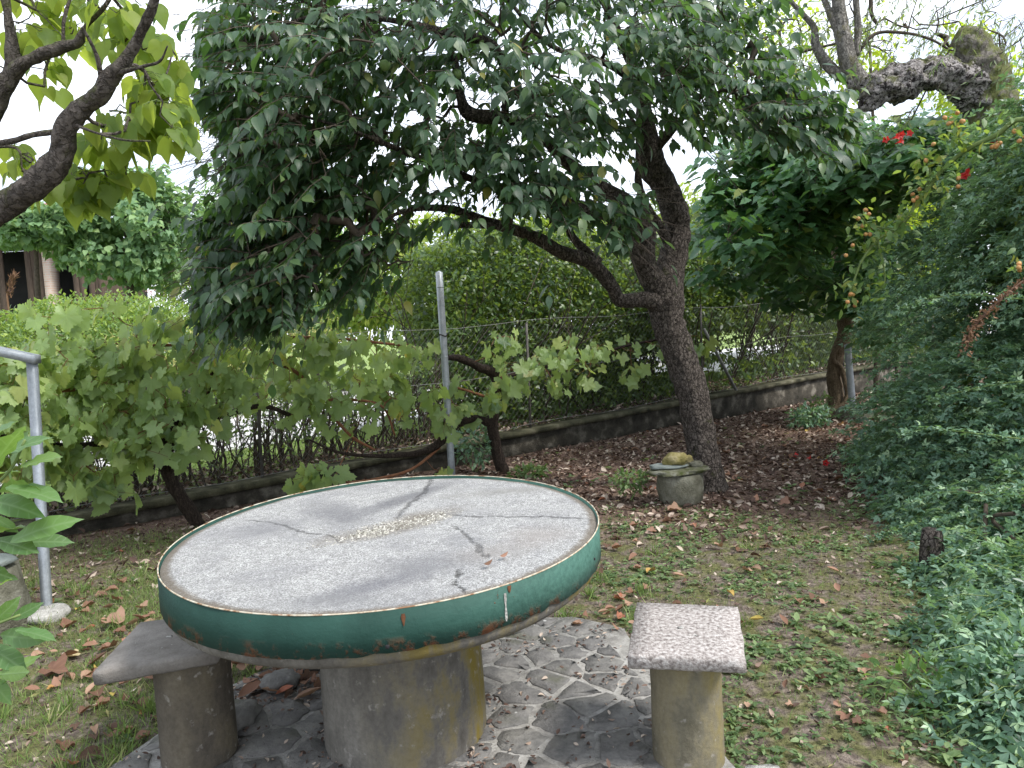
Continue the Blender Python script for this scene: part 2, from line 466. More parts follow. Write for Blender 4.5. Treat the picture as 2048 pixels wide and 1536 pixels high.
def bark_mat(name, dark, light, scale=(22, 22, 7), moss=None, mfac=.4, bump=.9, lichen=None, plate=.5, spread=.17):
    m, nt, out = new_mat(name); N = NT(nt)
    p = N.pos(scale=scale)
    d = N.noise(N.pos(), 9, 5, .65)
    wv = N.n('ShaderNodeMapping', Vector=N.n('ShaderNodeTexNoise', Vector=N.pos(), Scale=26.0, Detail=5.0).outputs['Color'], Scale=(2.2, 2.2, 2.2)).outputs[0]
    pv = N.n('ShaderNodeVectorMath', _operation='ADD', i0=p, i1=wv).outputs[0]
    v = N.n('ShaderNodeTexVoronoi', _feature='DISTANCE_TO_EDGE', Vector=pv, Scale=1.0).outputs['Distance']
    crack = N.map(v, 0, .14, 0, 1)
    fine = N.noise(N.pos(), 75, 6, .7); streak = N.noise(pv, 1.3, 6, .7)
    c = N.mix(N.map(streak, .5 - spread, .5 + spread), dark, light)
    c = N.mix(N.map(fine, .35, .7, 0, .6), c, N.mix(1, c, (.45, .43, .42), 'MULTIPLY'))
    c = N.mix(N.map(crack, 0, 1, plate, 0), c, [x * .3 for x in dark])
    if lichen: c = N.mix(N.map(N.noise(N.pos(), 34, 3), .58, .66, 0, .8), c, lichen)
    if moss:
        up = N.n('ShaderNodeSeparateXYZ', i0=N.n('ShaderNodeNewGeometry').outputs['Normal']).outputs[2]
        c = N.mix(N.map(N.math('ADD', d, N.math('MULTIPLY', up, .10)), .5 - mfac * .3, .62 - mfac * .3, 0, .9), c, N.mix(fine, [x * .5 for x in moss], [x * 1.5 for x in moss]))
    h = N.math('ADD', N.math('MULTIPLY', crack, plate), N.math('ADD', N.math('MULTIPLY', fine, .5), streak))
    N.bsdf(out, c, .9, N.bump(h, bump, .03), .15)
    return m

def simple_mat(name, stops, scale=8, detail=6, rough=.85, bump=.4, bdist=.01, spec=.25, metal=0, fine=None, obj=False, sc=None):
    m, nt, out = new_mat(name); N = NT(nt)
    p = N.pos(obj, sc)
    f = N.noise(p, scale, detail, .6)
    c = N.ramp(f, stops)
    h = f
    if fine:
        g = N.noise(p, fine, 3, .6); c = N.mix(N.map(g, .3, .7, 0, .5), c, N.mix(1, c, (.55, .55, .55), 'MULTIPLY')); h = N.math('ADD', f, g)
    N.bsdf(out, c, rough, N.bump(h, bump, bdist), spec, metal)
    return m

M = {}
M['persimmon_leaf'] = leaf_mat('persimmon_leaf', [(0, (.024, .054, .032)), (.5, (.042, .09, .05)), (.85, (.068, .13, .062)), (.98, (.12, .18, .06)), (1, (.3, .25, .04))], (.14, .28, .03), .33, .46, .5, (.09, .13, .06), .3)
M['catalpa_leaf'] = leaf_mat('catalpa_leaf', [(0, (.09, .16, .045)), (.6, (.14, .22, .045)), (1, (.22, .27, .05))], (.50, .58, .07), .58, .5, .35, (.14, .2, .08), .4, spots=.25)
M['grape_leaf'] = leaf_mat('grape_leaf', [(0, (.06, .12, .055)), (.45, (.12, .20, .095)), (.8, (.22, .31, .15)), (.93, (.34, .38, .06)), (.985, (.42, .28, .08)), (1, (.2, .07, .03))], (.45, .56, .07), .40, .45, .5, (.26, .34, .13), .5, spots=.5, back=(.24, .34, .12))
M['creeper_leaf'] = leaf_mat('creeper_leaf', [(0, (.045, .12, .06)), (.6, (.07, .17, .08)), (.93, (.10, .22, .08)), (1, (.22, .25, .05))], (.18, .34, .03), .32, .45, .45, (.1, .16, .08), .35)
M['jasmine_leaf'] = leaf_mat('jasmine_leaf', [(0, (.055, .115, .08)), (.5, (.11, .205, .14)), (.8, (.22, .35, .24)), (1, (.38, .52, .30))], (.2, .34, .05), .3, .4, .5, (.1, .16, .08), .1)
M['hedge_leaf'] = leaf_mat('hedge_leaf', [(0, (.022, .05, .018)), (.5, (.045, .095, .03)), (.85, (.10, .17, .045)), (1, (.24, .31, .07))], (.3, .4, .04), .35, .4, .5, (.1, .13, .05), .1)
M['bright_leaf'] = leaf_mat('bright_leaf', [(0, (.07, .13, .035)), (.6, (.15, .23, .05)), (1, (.36, .40, .09))], (.4, .5, .05), .45, .5, .4, (.1, .13, .05), .1)
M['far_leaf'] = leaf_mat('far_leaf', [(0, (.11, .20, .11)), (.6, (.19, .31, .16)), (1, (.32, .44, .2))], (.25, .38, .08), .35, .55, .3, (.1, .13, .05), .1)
M['clip_leaf'] = leaf_mat('clip_leaf', [(0, (.08, .15, .045)), (.6, (.15, .25, .07)), (1, (.32, .40, .1))], (.35, .45, .05), .35, .45, .45, (.1, .13, .05), .1)
M['cream_leaf'] = leaf_mat('cream_leaf', [(0, (.22, .24, .08)), (1, (.45, .4, .2))], (.5, .5, .1), .4, .6, .2, (.1, .13, .05), .1)
M['willow_leaf'] = leaf_mat('willow_leaf', [(0, (.09, .14, .07)), (1, (.16, .22, .1))], (.35, .42, .12), .4, .5, .3, (.1, .13, .05), .1)
M['robinia_leaf'] = leaf_mat('robinia_leaf', [(0, (.15, .24, .03)), (1, (.28, .36, .04))], (.5, .6, .04), .5, .5, .3, (.1, .13, .05), .1)
M['front_leaf'] = leaf_mat('front_leaf', [(0, (.06, .13, .045)), (.6, (.10, .2, .07)), (1, (.17, .27, .07))], (.3, .45, .05), .4, .42, .5, (.2, .3, .15), .5)
M['rose_leaf'] = leaf_mat('rose_leaf', [(0, (.08, .15, .05)), (.8, (.13, .22, .07)), (1, (.3, .28, .05))], (.35, .45, .05), .4, .45, .4, (.12, .2, .08), .3)
M['weed_leaf'] = leaf_mat('weed_leaf', [(0, (.055, .095, .04)), (.5, (.11, .175, .075)), (1, (.25, .33, .15))], (.25, .38, .05), .35, .5, .4, (.12, .2, .08), .3)
M['grass'] = leaf_mat('grass', [(0, (.10, .14, .05)), (.5, (.14, .22, .07)), (.8, (.2, .29, .09)), (1, (.42, .38, .22))], (.25, .34, .06), .3, .6, .25, (.1, .16, .06), 0)
M['dry_leaf'] = leaf_mat('dry_leaf', [(0, (.10, .06, .045)), (.3, (.18, .095, .065)), (.6, (.28, .16, .115)), (.8, (.36, .24, .17)), (.9, (.3, .1, .06)), (.96, (.48, .38, .10)), (1, (.46, .40, .30))], (.3, .15, .06), .12, .7, .2, (.3, .18, .1), .3)
M['litter'] = leaf_mat('litter', [(0, (.045, .031, .027)), (.4, (.11, .072, .06)), (.65, (.19, .13, .105)), (.76, (.33, .25, .205)), (1, (.55, .47, .40))], (.2, .1, .05), .1, .75, .15, (.2, .1, .06), .2)
M['flower_red'] = leaf_mat('flower_red', [(0, (.45, .02, .03)), (1, (.6, .06, .07))], (.8, .06, .03), .35, .45, .3, (.4, .02, .02), 0)
M['flower_pink'] = leaf_mat('flower_pink', [(0, (.6, .25, .3)), (1, (.75, .45, .5))], (.8, .4, .4), .3, .6, .2, (.4, .02, .02), 0)
M['dry_spray'] = leaf_mat('dry_spray', [(0, (.08, .045, .035)), (1, (.26, .15, .09))], (.3, .15, .06), .15, .7, .2, (.2, .1, .06), 0)

M['persimmon_bark'] = bark_mat('persimmon_bark', (.045, .036, .032), (.25, .215, .19), (38, 38, 20), moss=(.07, .075, .03), mfac=-.35, plate=.75)
M['catalpa_bark'] = bark_mat('catalpa_bark', (.10, .085, .075), (.24, .21, .19), (22, 22, 9), moss=(.11, .12, .05), mfac=-.1)
M['twig'] = simple_mat('twig', [(.3, (.045, .035, .028)), (.7, (.12, .095, .075))], 30, bump=.3)
M['vine_bark'] = bark_mat('vine_bark', (.035, .026, .02), (.10, .075, .06), (46, 46, 5))
M['cane'] = simple_mat('cane', [(.3, (.14, .055, .03)), (.7, (.25, .12, .06))], 20, bump=.2)
M['kiwi_bark'] = bark_mat('kiwi_bark', (.13, .095, .06), (.34, .26, .17), (40, 40, 4))
M['mossy_bark'] = bark_mat('mossy_bark', (.12, .11, .09), (.42, .38, .34), (26, 26, 5), moss=(.15, .17, .05), mfac=.22, plate=.3)
M['dead_wood'] = bark_mat('dead_wood', (.025, .02, .02), (.55, .51, .50), (9, 18, 24), moss=(.09, .10, .03), mfac=-.15, plate=.1, bump=1.0, spread=.07)
M['grey_bark'] = bark_mat('grey_bark', (.15, .14, .125), (.46, .43, .39), (34, 34, 4), moss=(.16, .15, .07), mfac=-.1)
M['stem_bark'] = simple_mat('stem_bark', [(.3, (.035, .027, .02)), (.7, (.10, .08, .06))], 25, bump=.4)
M['green_stem'] = simple_mat('green_stem', [(.3, (.10, .15, .05)), (.7, (.16, .21, .07))], 25, bump=.2)

# ground
def ground_mat():
    m, nt, out = new_mat('garden_soil'); N = NT(nt)
    p = N.pos(); sx = N.n('ShaderNodeSeparateXYZ', i0=p)
    x, y = sx.outputs[0], sx.outputs[1]
    t = N.math('ADD', N.math('MULTIPLY', N.math('SUBTRACT', x, W0[0]), WN[0]), N.math('MULTIPLY', N.math('SUBTRACT', y, W0[1]), WN[1]))
    n1 = N.noise(p, 2.2, 5); n2 = N.noise(p, 40, 5, .65); n3 = N.noise(p, 9, 4)
    soil = N.ramp(n2, [(.25, (.05, .039, .032)), (.5, (.135, .108, .09)), (.75, (.30, .25, .21))])
    moss = N.ramp(n2, [(.3, (.05, .055, .018)), (.7, (.15, .16, .045))])
    far = N.map(N.math('ADD', y, N.math('MULTIPLY', n1, 1.6)), 5.2, 6.2)         # bare leaf mould towards the wall
    mk = N.math('MULTIPLY', N.map(n3, .42, .58), N.map(far, 0, 1, .75, .12))
    c = N.mix(mk, soil, moss)
    red = N.mix(N.map(far, 0, 1, 0, .75), c, N.mix(1, c, (1.1, .86, .80), 'MULTIPLY'))
    # beyond the wall: verge, pale road, meadow
    verge = N.ramp(n3, [(.3, (.14, .2, .06)), (.7, (.26, .34, .11))])
    ce = N.mix(N.map(t, .1, .25), red, verge)
    ce = N.mix(N.map(N.math('ADD', t, N.math('MULTIPLY', n3, .6)), .5, 1.0), N.mix(.6, ce, (.10, .08, .06)), ce)
    ce2 = N.mix(N.map(t, .02, .1), red, ce)
    N.bsdf(out, ce2, .95, N.bump(N.math('ADD', n2, n3), .8, .03), .15)
    return m
M['ground'] = ground_mat()
M['road'] = simple_mat('road', [(.3, (.52, .51, .50)), (.7, (.68, .67, .66))], 3, 6, .9, .3, .01, .2, fine=90)
M['concrete_wall'] = simple_mat('concrete_wall', [(.35, (.03, .028, .022)), (.52, (.07, .062, .05)), (.62, (.16, .145, .12)), (.75, (.26, .24, .2))], 5, 8, .95, .7, .02, .15, fine=60)
M['coping'] = simple_mat('coping', [(.35, (.035, .035, .022)), (.55, (.10, .095, .06)), (.75, (.20, .19, .14))], 6, 8, .95, .6, .02, .15, fine=70)
M['galv'] = simple_mat('galv', [(.3, (.30, .33, .36)), (.7, (.46, .49, .52))], 18, 6, .5, .12, .003, .4, .35, fine=120)
M['wire'] = simple_mat('wire', [(.3, (.16, .16, .15)), (.7, (.28, .28, .27))], 18, 3, .6, .1, .002, .4, .5)
M['fence_iron'] = simple_mat('fence_iron', [(.3, (.06, .055, .05)), (.7, (.14, .13, .12))], 18, 3, .7, .1, .002, .3, .2)
M['mortar'] = simple_mat('mortar', [(.3, (.17, .16, .15)), (.5, (.29, .28, .26)), (.7, (.40, .39, .37))], 14, 8, .95, .8, .01, .15, fine=110)
M['brick_far'] = None
def paving_mat():
    m, nt, out = new_mat('paving_porphyry'); N = NT(nt)
    oi = N.n('ShaderNodeObjectInfo').outputs['Random']; p = N.pos()
    n1 = N.noise(p, 16, 8, .65); n2 = N.noise(p, 120, 3)
    c = N.ramp(n1, [(.25, (.075, .073, .070)), (.5, (.16, .154, .143)), (.75, (.26, .25, .225))])
    c = N.mix(N.map(oi, 0, 1, 0, .5), c, N.mix(1, c, (.62, .62, .68), 'MULTIPLY'))
    c = N.mix(N.map(n2, .5, .75, 0, .4), c, (.2, .19, .18))
    c = N.mix(N.map(N.noise(p, 5, 4), .58, .72, 0, .5), c, (.075, .08, .035))
    sp = N.n('ShaderNodeTexVoronoi', Vector=p, Scale=5.5).outputs['Distance']
    c = N.mix(N.map(sp, .035, .05, .85, 0), c, (.5, .5, .48))
    N.bsdf(out, c, .8, N.bump(N.math('ADD', n1, N.math('MULTIPLY', n2, .4)), .9, .012), .3)
    return m
M['paving'] = paving_mat()

TC = np.array([-.458, 2.454])
def table_mat():
    m, nt, out = new_mat('weathered_concrete'); N = NT(nt); p = N.pos()
    n1 = N.noise(p, 5, 6, .6, .3); n2 = N.noise(p, 210, 4, .75); n3 = N.noise(p, 38, 6, .75)
    c = N.ramp(n2, [(.38, (.13, .128, .124)), (.5, (.33, .33, .325)), (.62, (.58, .58, .57))])
    c = N.mix(N.map(n3, .45, .65, 0, .6), c, (.17, .165, .16))
    c = N.mix(N.map(N.noise(p, 4.2, 6, .7, .5), .46, .66, 0, .5), c, (.17, .17, .18))
    def blot(x, y, rx, ry, rot, col, amt):
        nonlocal c
        v = N.n('ShaderNodeVectorMath', _operation='SUBTRACT', i0=p, i1=(x, y, 0)).outputs[0]
        v = N.n('ShaderNodeMapping', _vector_type='TEXTURE', Vector=v, Rotation=(0, 0, rot), Scale=(rx, ry, 100)).outputs[0]
        L = N.n('ShaderNodeVectorMath', _operation='LENGTH', i0=v).outputs['Value']
        L = N.math('ADD', L, N.math('MULTIPLY', N.math('SUBTRACT', n1, .5), 1.9))
        c = N.mix(N.map(L, .4, 1.5, amt, 0), c, col)
    g = lambda u, v: G(u, v, .76)
    for u, v, rx, ry, rot, col, amt in [(795, 1050, .22, .07, .64, (.13, .11, .085), .85), (745, 1160, .15, .06, .6, (.11, .11, .125), .7), (680, 1030, .20, .09, -.9, (.13, .13, .14), .65), (820, 1000, .26, .055, .95, (.11, .11, .12), .75),
                                   (860, 1120, .16, .10, .2, (.14, .14, .15), .6), (500, 1060, .15, .10, .3, (.17, .17, .18), .5), (980, 1100, .12, .07, .2, (.22, .2, .185), .5), (1010, 990, .22, .05, .1, (.20, .195, .18), .55),
                                   (640, 1190, .2, .06, 0, (.2, .2, .2), .4), (1080, 1070, .1, .1, 0, (.24, .21, .19), .45)]:
        q = g(u, v); blot(q[0], q[1], rx, ry, rot, col, amt)
    # shallow cracks radiating from the worn middle
    def line(u0, v0, u1, v1, w, amt):
        nonlocal c, ln
        a = g(u0, v0)[:2]; b = g(u1, v1)[:2]; d = b - a; L = np.linalg.norm(d); d = d / L; nn = np.array([-d[1], d[0]])
        wv = N.n('ShaderNodeVectorMath', _operation='DOT_PRODUCT', i0=p, i1=(nn[0], nn[1], 0)).outputs['Value']
        al = N.n('ShaderNodeVectorMath', _operation='DOT_PRODUCT', i0=p, i1=(d[0], d[1], 0)).outputs['Value']
        off = float(a @ nn); a0 = float(a @ d)
        dist = N.math('ABSOLUTE', N.math('ADD', N.math('SUBTRACT', wv, off), N.math('ADD', N.math('MULTIPLY', N.math('SUBTRACT', n1, .5), .13), N.math('MULTIPLY', N.math('SUBTRACT', n3, .5), .03))))
        k = N.math('MULTIPLY', N.map(dist, w * .25, w * 1.0, 1, 0), N.math('MULTIPLY', N.map(al, a0 - .01, a0 + .03), N.map(al, a0 + L - .03, a0 + L + .01, 1, 0)))
        k = N.math('MULTIPLY', k, N.map(n3, .42, .58))
        c = N.mix(N.math('MULTIPLY', k, amt), c, (.06, .055, .05)); ln = N.math('MAXIMUM', ln, k)
    ln = N.math('MULTIPLY', n1, 0.0)
    line(880, 1030, 1190, 1040, .010, .5); line(905, 1050, 985, 1110, .010, .35); line(790, 1040, 880, 960, .022, .45); line(500, 1040, 690, 1080, .009, .35); line(910, 1130, 930, 1175, .007, .85); line(930, 1175, 1000, 1170, .005, .7)
    r = N.n('ShaderNodeVectorMath', _operation='SUBTRACT', i0=p, i1=(TC[0], TC[1], .76)).outputs[0]
    r = N.n('ShaderNodeVectorMath', _operation='MULTIPLY', i0=r, i1=(1, 1, 0)).outputs[0]
    r = N.n('ShaderNodeVectorMath', _operation='LENGTH', i0=r).outputs['Value']
    edge = N.map(N.math('ADD', r, N.math('MULTIPLY', n3, .03)), .705, .722)
    c = N.mix(N.math('MULTIPLY', edge, .75), c, (.12, .095, .065))
    h = N.math('SUBTRACT', N.math('ADD', N.math('MULTIPLY', n2, .5), n3), N.math('MULTIPLY', ln, 1.5))
    N.bsdf(out, c, .82, N.bump(h, .8, .012), .3)
    return m
M['table_top'] = table_mat()
def band_mat():
    m, nt, out = new_mat('green_paint'); N = NT(nt); p = N.pos()
    n1 = N.noise(p, 7, 5, .6); n2 = N.noise(p, 60, 5, .7); st_ = N.noise(N.pos(scale=(6, 6, 60)), 2.4, 4)
    sx = N.n('ShaderNodeSeparateXYZ', i0=p)
    c = N.ramp(n1, [(.3, (.009, .036, .028)), (.7, (.018, .060, .047))])
    c = N.mix(N.map(st_, .45, .7, 0, .35), c, (.01, .04, .03))
    c = N.mix(N.math('MULTIPLY', N.map(sx.outputs[0], -.25, .3), N.map(n2, .3, .7, .25, .75)), c, (.10, .22, .175))  # light from the right painted in as a paler, mottled green
    z = sx.outputs[2]
    rn = N.math('ADD', n1, N.math('MULTIPLY', n2, .25))
    low = N.math('MULTIPLY', N.map(z, .675, .645), N.map(N.noise(p, 14, 5, .7), .5, .6))
    rust = N.math('MAXIMUM', N.map(N.noise(p, 22, 6, .75), .66, .70), low)
    c = N.mix(rust, c, N.mix(n2, (.05, .022, .012), (.22, .09, .04)))
    N.bsdf(out, c, .68, N.bump(N.math('ADD', N.math('MULTIPLY', rust, 1.2), N.math('MULTIPLY', n2, .7)), .6, .005), .25)
    return m
M['green_band'] = band_mat()
M['rust_lip'] = simple_mat('rust_lip', [(.38, (.2, .11, .06)), (.5, (.42, .36, .27)), (.65, (.5, .48, .40))], 40, 5, .8, .4, .003)
M['rust_dark'] = simple_mat('rust_dark', [(.35, (.06, .025, .015)), (.7, (.17, .075, .035))], 40, 5, .9, .4, .003)
def column_mat(name, cx, cy, stain=(.17, .13, .03), base=((.07, .06, .05), (.19, .175, .155)), amount=1.0):
    m, nt, out = new_mat(name); N = NT(nt); p = N.pos()
    n1 = N.noise(N.pos(scale=(1, 1, .45)), 9, 7, .65); n2 = N.noise(p, 70, 5, .7); n3 = N.noise(p, 4, 4)
    sx = N.n('ShaderNodeSeparateXYZ', i0=p)
    c = N.ramp(n1, [(.3, base[0]), (.7, base[1])])
    c = N.mix(N.map(n2, .4, .75, 0, .4), c, [b * .45 for b in base[0]])
    side = N.map(N.math('SUBTRACT', sx.outputs[0], cx), -.12, .22)
    k = N.math('MULTIPLY', N.math('MULTIPLY', side, N.map(n1, .42, .6)), amount, True)
    c = N.mix(k, c, stain)
    c = N.mix(N.map(N.noise(p, 26, 5, .6), .62, .7, 0, .55), c, (.32, .30, .27))
    N.bsdf(out, c, .9, N.bump(N.math('ADD', n1, N.math('MULTIPLY', n2, .6)), .5, .01), .2)
    return m
M['pedestal'] = column_mat('pedestal_concrete', -.444, 2.45, base=((.085, .078, .068), (.23, .215, .19)))
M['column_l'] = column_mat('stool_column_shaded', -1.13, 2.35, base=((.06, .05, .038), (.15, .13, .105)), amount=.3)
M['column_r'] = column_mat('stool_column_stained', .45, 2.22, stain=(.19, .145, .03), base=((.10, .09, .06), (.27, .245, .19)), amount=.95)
M['granite'] = simple_mat('granite', [(.36, (.17, .145, .135)), (.5, (.35, .315, .295)), (.62, (.50, .47, .45))], 75, 8, .8, .7, .006, .3, fine=170)
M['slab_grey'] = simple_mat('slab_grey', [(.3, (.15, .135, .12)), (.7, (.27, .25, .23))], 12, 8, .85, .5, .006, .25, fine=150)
M['stone_old'] = simple_mat('stone_old', [(.3, (.09, .085, .06)), (.5, (.17, .165, .125)), (.72, (.30, .29, .24))], 9, 8, .9, .6, .02, .2, fine=80)
M['stone_moss'] = simple_mat('stone_moss', [(.35, (.06, .075, .02)), (.5, (.13, .13, .08)), (.7, (.26, .26, .22))], 12, 8, .9, .6, .02, .2, fine=80)
M['stone_yellow'] = simple_mat('stone_yellow', [(.3, (.11, .10, .03)), (.5, (.27, .23, .09)), (.7, (.42, .36, .22))], 11, 8, .9, .7, .02, .2, fine=80)
M['stone_white'] = simple_mat('stone_white', [(.3, (.30, .29, .27)), (.7, (.52, .51, .48))], 16, 8, .9, .6, .02, .2, fine=90)
M['slate'] = simple_mat('slate', [(.3, (.12, .14, .13)), (.7, (.26, .29, .27))], 6, 8, .75, .3, .01, .3, fine=90)
M['pebble'] = leaf_mat('pebble', [(0, (.10, .09, .075)), (.5, (.27, .26, .235)), (.85, (.42, .40, .36)), (1, (.6, .59, .56))], (.3, .3, .3), .0, .8, .3, (.3, .3, .3), 0)
M['soil_crumb'] = leaf_mat('soil_crumb', [(0, (.02, .015, .012)), (1, (.10, .075, .06))], (.1, .1, .1), .0, .95, .1, (.1, .1, .1), 0)
M['fruit_green'] = simple_mat('fruit_green', [(.3, (.10, .17, .05)), (.7, (.16, .24, .08))], 12, 3, .45, .1, .002, .4)
M['hip'] = simple_mat('hip', [(.3, (.42, .17, .06)), (.7, (.55, .33, .12))], 30, 3, .5, .1, .002, .4)
M['wood_dark'] = simple_mat('wood_dark', [(.3, (.045, .032, .025)), (.7, (.10, .07, .052))], 5, 5, .8, .3, .01, sc=(8, 8, 1))
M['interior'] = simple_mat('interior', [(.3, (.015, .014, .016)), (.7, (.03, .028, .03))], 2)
M['roof_red'] = simple_mat('roof_red', [(.3, (.22, .08, .05)), (.7, (.36, .15, .1))], 7, 5, .85, .4, .02)
def brick_mat():
    m, nt, out = new_mat('brick_far'); N = NT(nt)
    br = N.n('ShaderNodeTexBrick', Vector=N.n('ShaderNodeMapping', Vector=N.n('ShaderNodeTexCoord').outputs['Object'], Rotation=(math.pi / 2, 0, 0)).outputs[0],
             Color1=(.46, .31, .25, 1), Color2=(.54, .40, .33, 1), Mortar=(.5, .45, .4, 1), Scale=1.0)
    br.inputs['Brick Width'].default_value = .25; br.inputs['Row Height'].default_value = .075; br.inputs['Mortar Size'].default_value = .012
    N.bsdf(out, br.outputs[0], .9); return m
M['brick_far'] = brick_mat()

# ------------------------------------------------------------------ ground, road, wall
def build_ground():
    s = np.unique(np.concatenate([np.linspace(-120, -9, 12), np.linspace(-9, 17, 210), np.linspace(17, 200, 14)]))
    t = np.unique(np.concatenate([np.linspace(-60, -12, 8), np.linspace(-12, 0, 110), [.04, .06, .09, .14], np.linspace(.3, 20, 14), np.linspace(30, 400, 10)]))
    S, T = np.meshgrid(s, t, indexing='ij')
    X = W0[0] + WD[0] * S + WN[0] * T; Y = W0[1] + WD[1] * S + WN[1] * T; Z = gz(X, Y)
    V = np.stack([X, Y, Z], -1).reshape(-1, 3)
    idx = np.arange(len(V)).reshape(S.shape)
    F = np.stack([idx[:-1, :-1], idx[1:, :-1], idx[1:, 1:], idx[:-1, 1:]], -1).reshape(-1, 4)
    mb = MB(); mb.add(V, F); o = mb.build('ground', M['ground']); o['kind'] = 'structure'
    # pale gravel road beyond the hedge, following the wall
    s = np.linspace(-60, 120, 90); t = np.linspace(2.3, 8.8, 6)
    S, T = np.meshgrid(s, t, indexing='ij')
    T2 = T + np.where((T < 2.4) | (T > 8.7), .12 * np.sin(S * 1.3) + .08 * np.sin(S * 3.1), 0)
    X = W0[0] + WD[0] * S + WN[0] * T2; Y = W0[1] + WD[1] * S + WN[1] * T2; Z = gz(X, Y) + .012
    V = np.stack([X, Y, Z], -1).reshape(-1, 3); idx = np.arange(len(V)).reshape(S.shape)
    F = np.stack([idx[:-1, :-1], idx[1:, :-1], idx[1:, 1:], idx[:-1, 1:]], -1).reshape(-1, 4)
    mb = MB(); mb.add(V, F); o = mb.build('road', M['road']); o['kind'] = 'structure'
build_ground()

def strip_box(mb, s0, s1, t0, t1, zf0, zf1, n=60, jz=0.0, jt=0.0, seed=0):
    s = np.linspace(s0, s1, n); V = []
    for i, x in enumerate(s):
        j = jt * mnoise.noise(Vector((x * 1.4, seed, 0))); k = jz * mnoise.noise(Vector((x * 1.1, seed + 5, 0)))
        for t, zz in ((t0 + j, zf0(x)), (t1, zf0(x)), (t1, zf1(x) + k), (t0 + j, zf1(x) + k)): V.append(ST(x, t, zz))
    idx = np.arange(n * 4).reshape(n, 4); a, b = idx[:-1], idx[1:]
    F = np.stack([a, b, np.roll(b, -1, 1), np.roll(a, -1, 1)], -1).reshape(-1, 4)
    mb.add(np.array(V), [F, np.array([idx[0], idx[-1][::-1]])])
wb = ST(0, 0, 0)
wall = empty('garden_wall', wb, 'low weathered concrete wall with a mossy ledge below the wire fence', 'wall')
mb = MB(); strip_box(mb, -7, 24, -.02, .12, lambda x: -.2, lambda x: float(hb(x)) - .015, 120, 0, .02); mb.build('wall_body', M['concrete_wall'], wall, wb, False)
mb = MB(); strip_box(mb, -7, 24, -.075, .16, lambda x: float(hb(x)) - .012, lambda x: float(hb(x)) + .045, 160, .012, .02, 3); mb.build('coping', M['coping'], wall, wb, False)

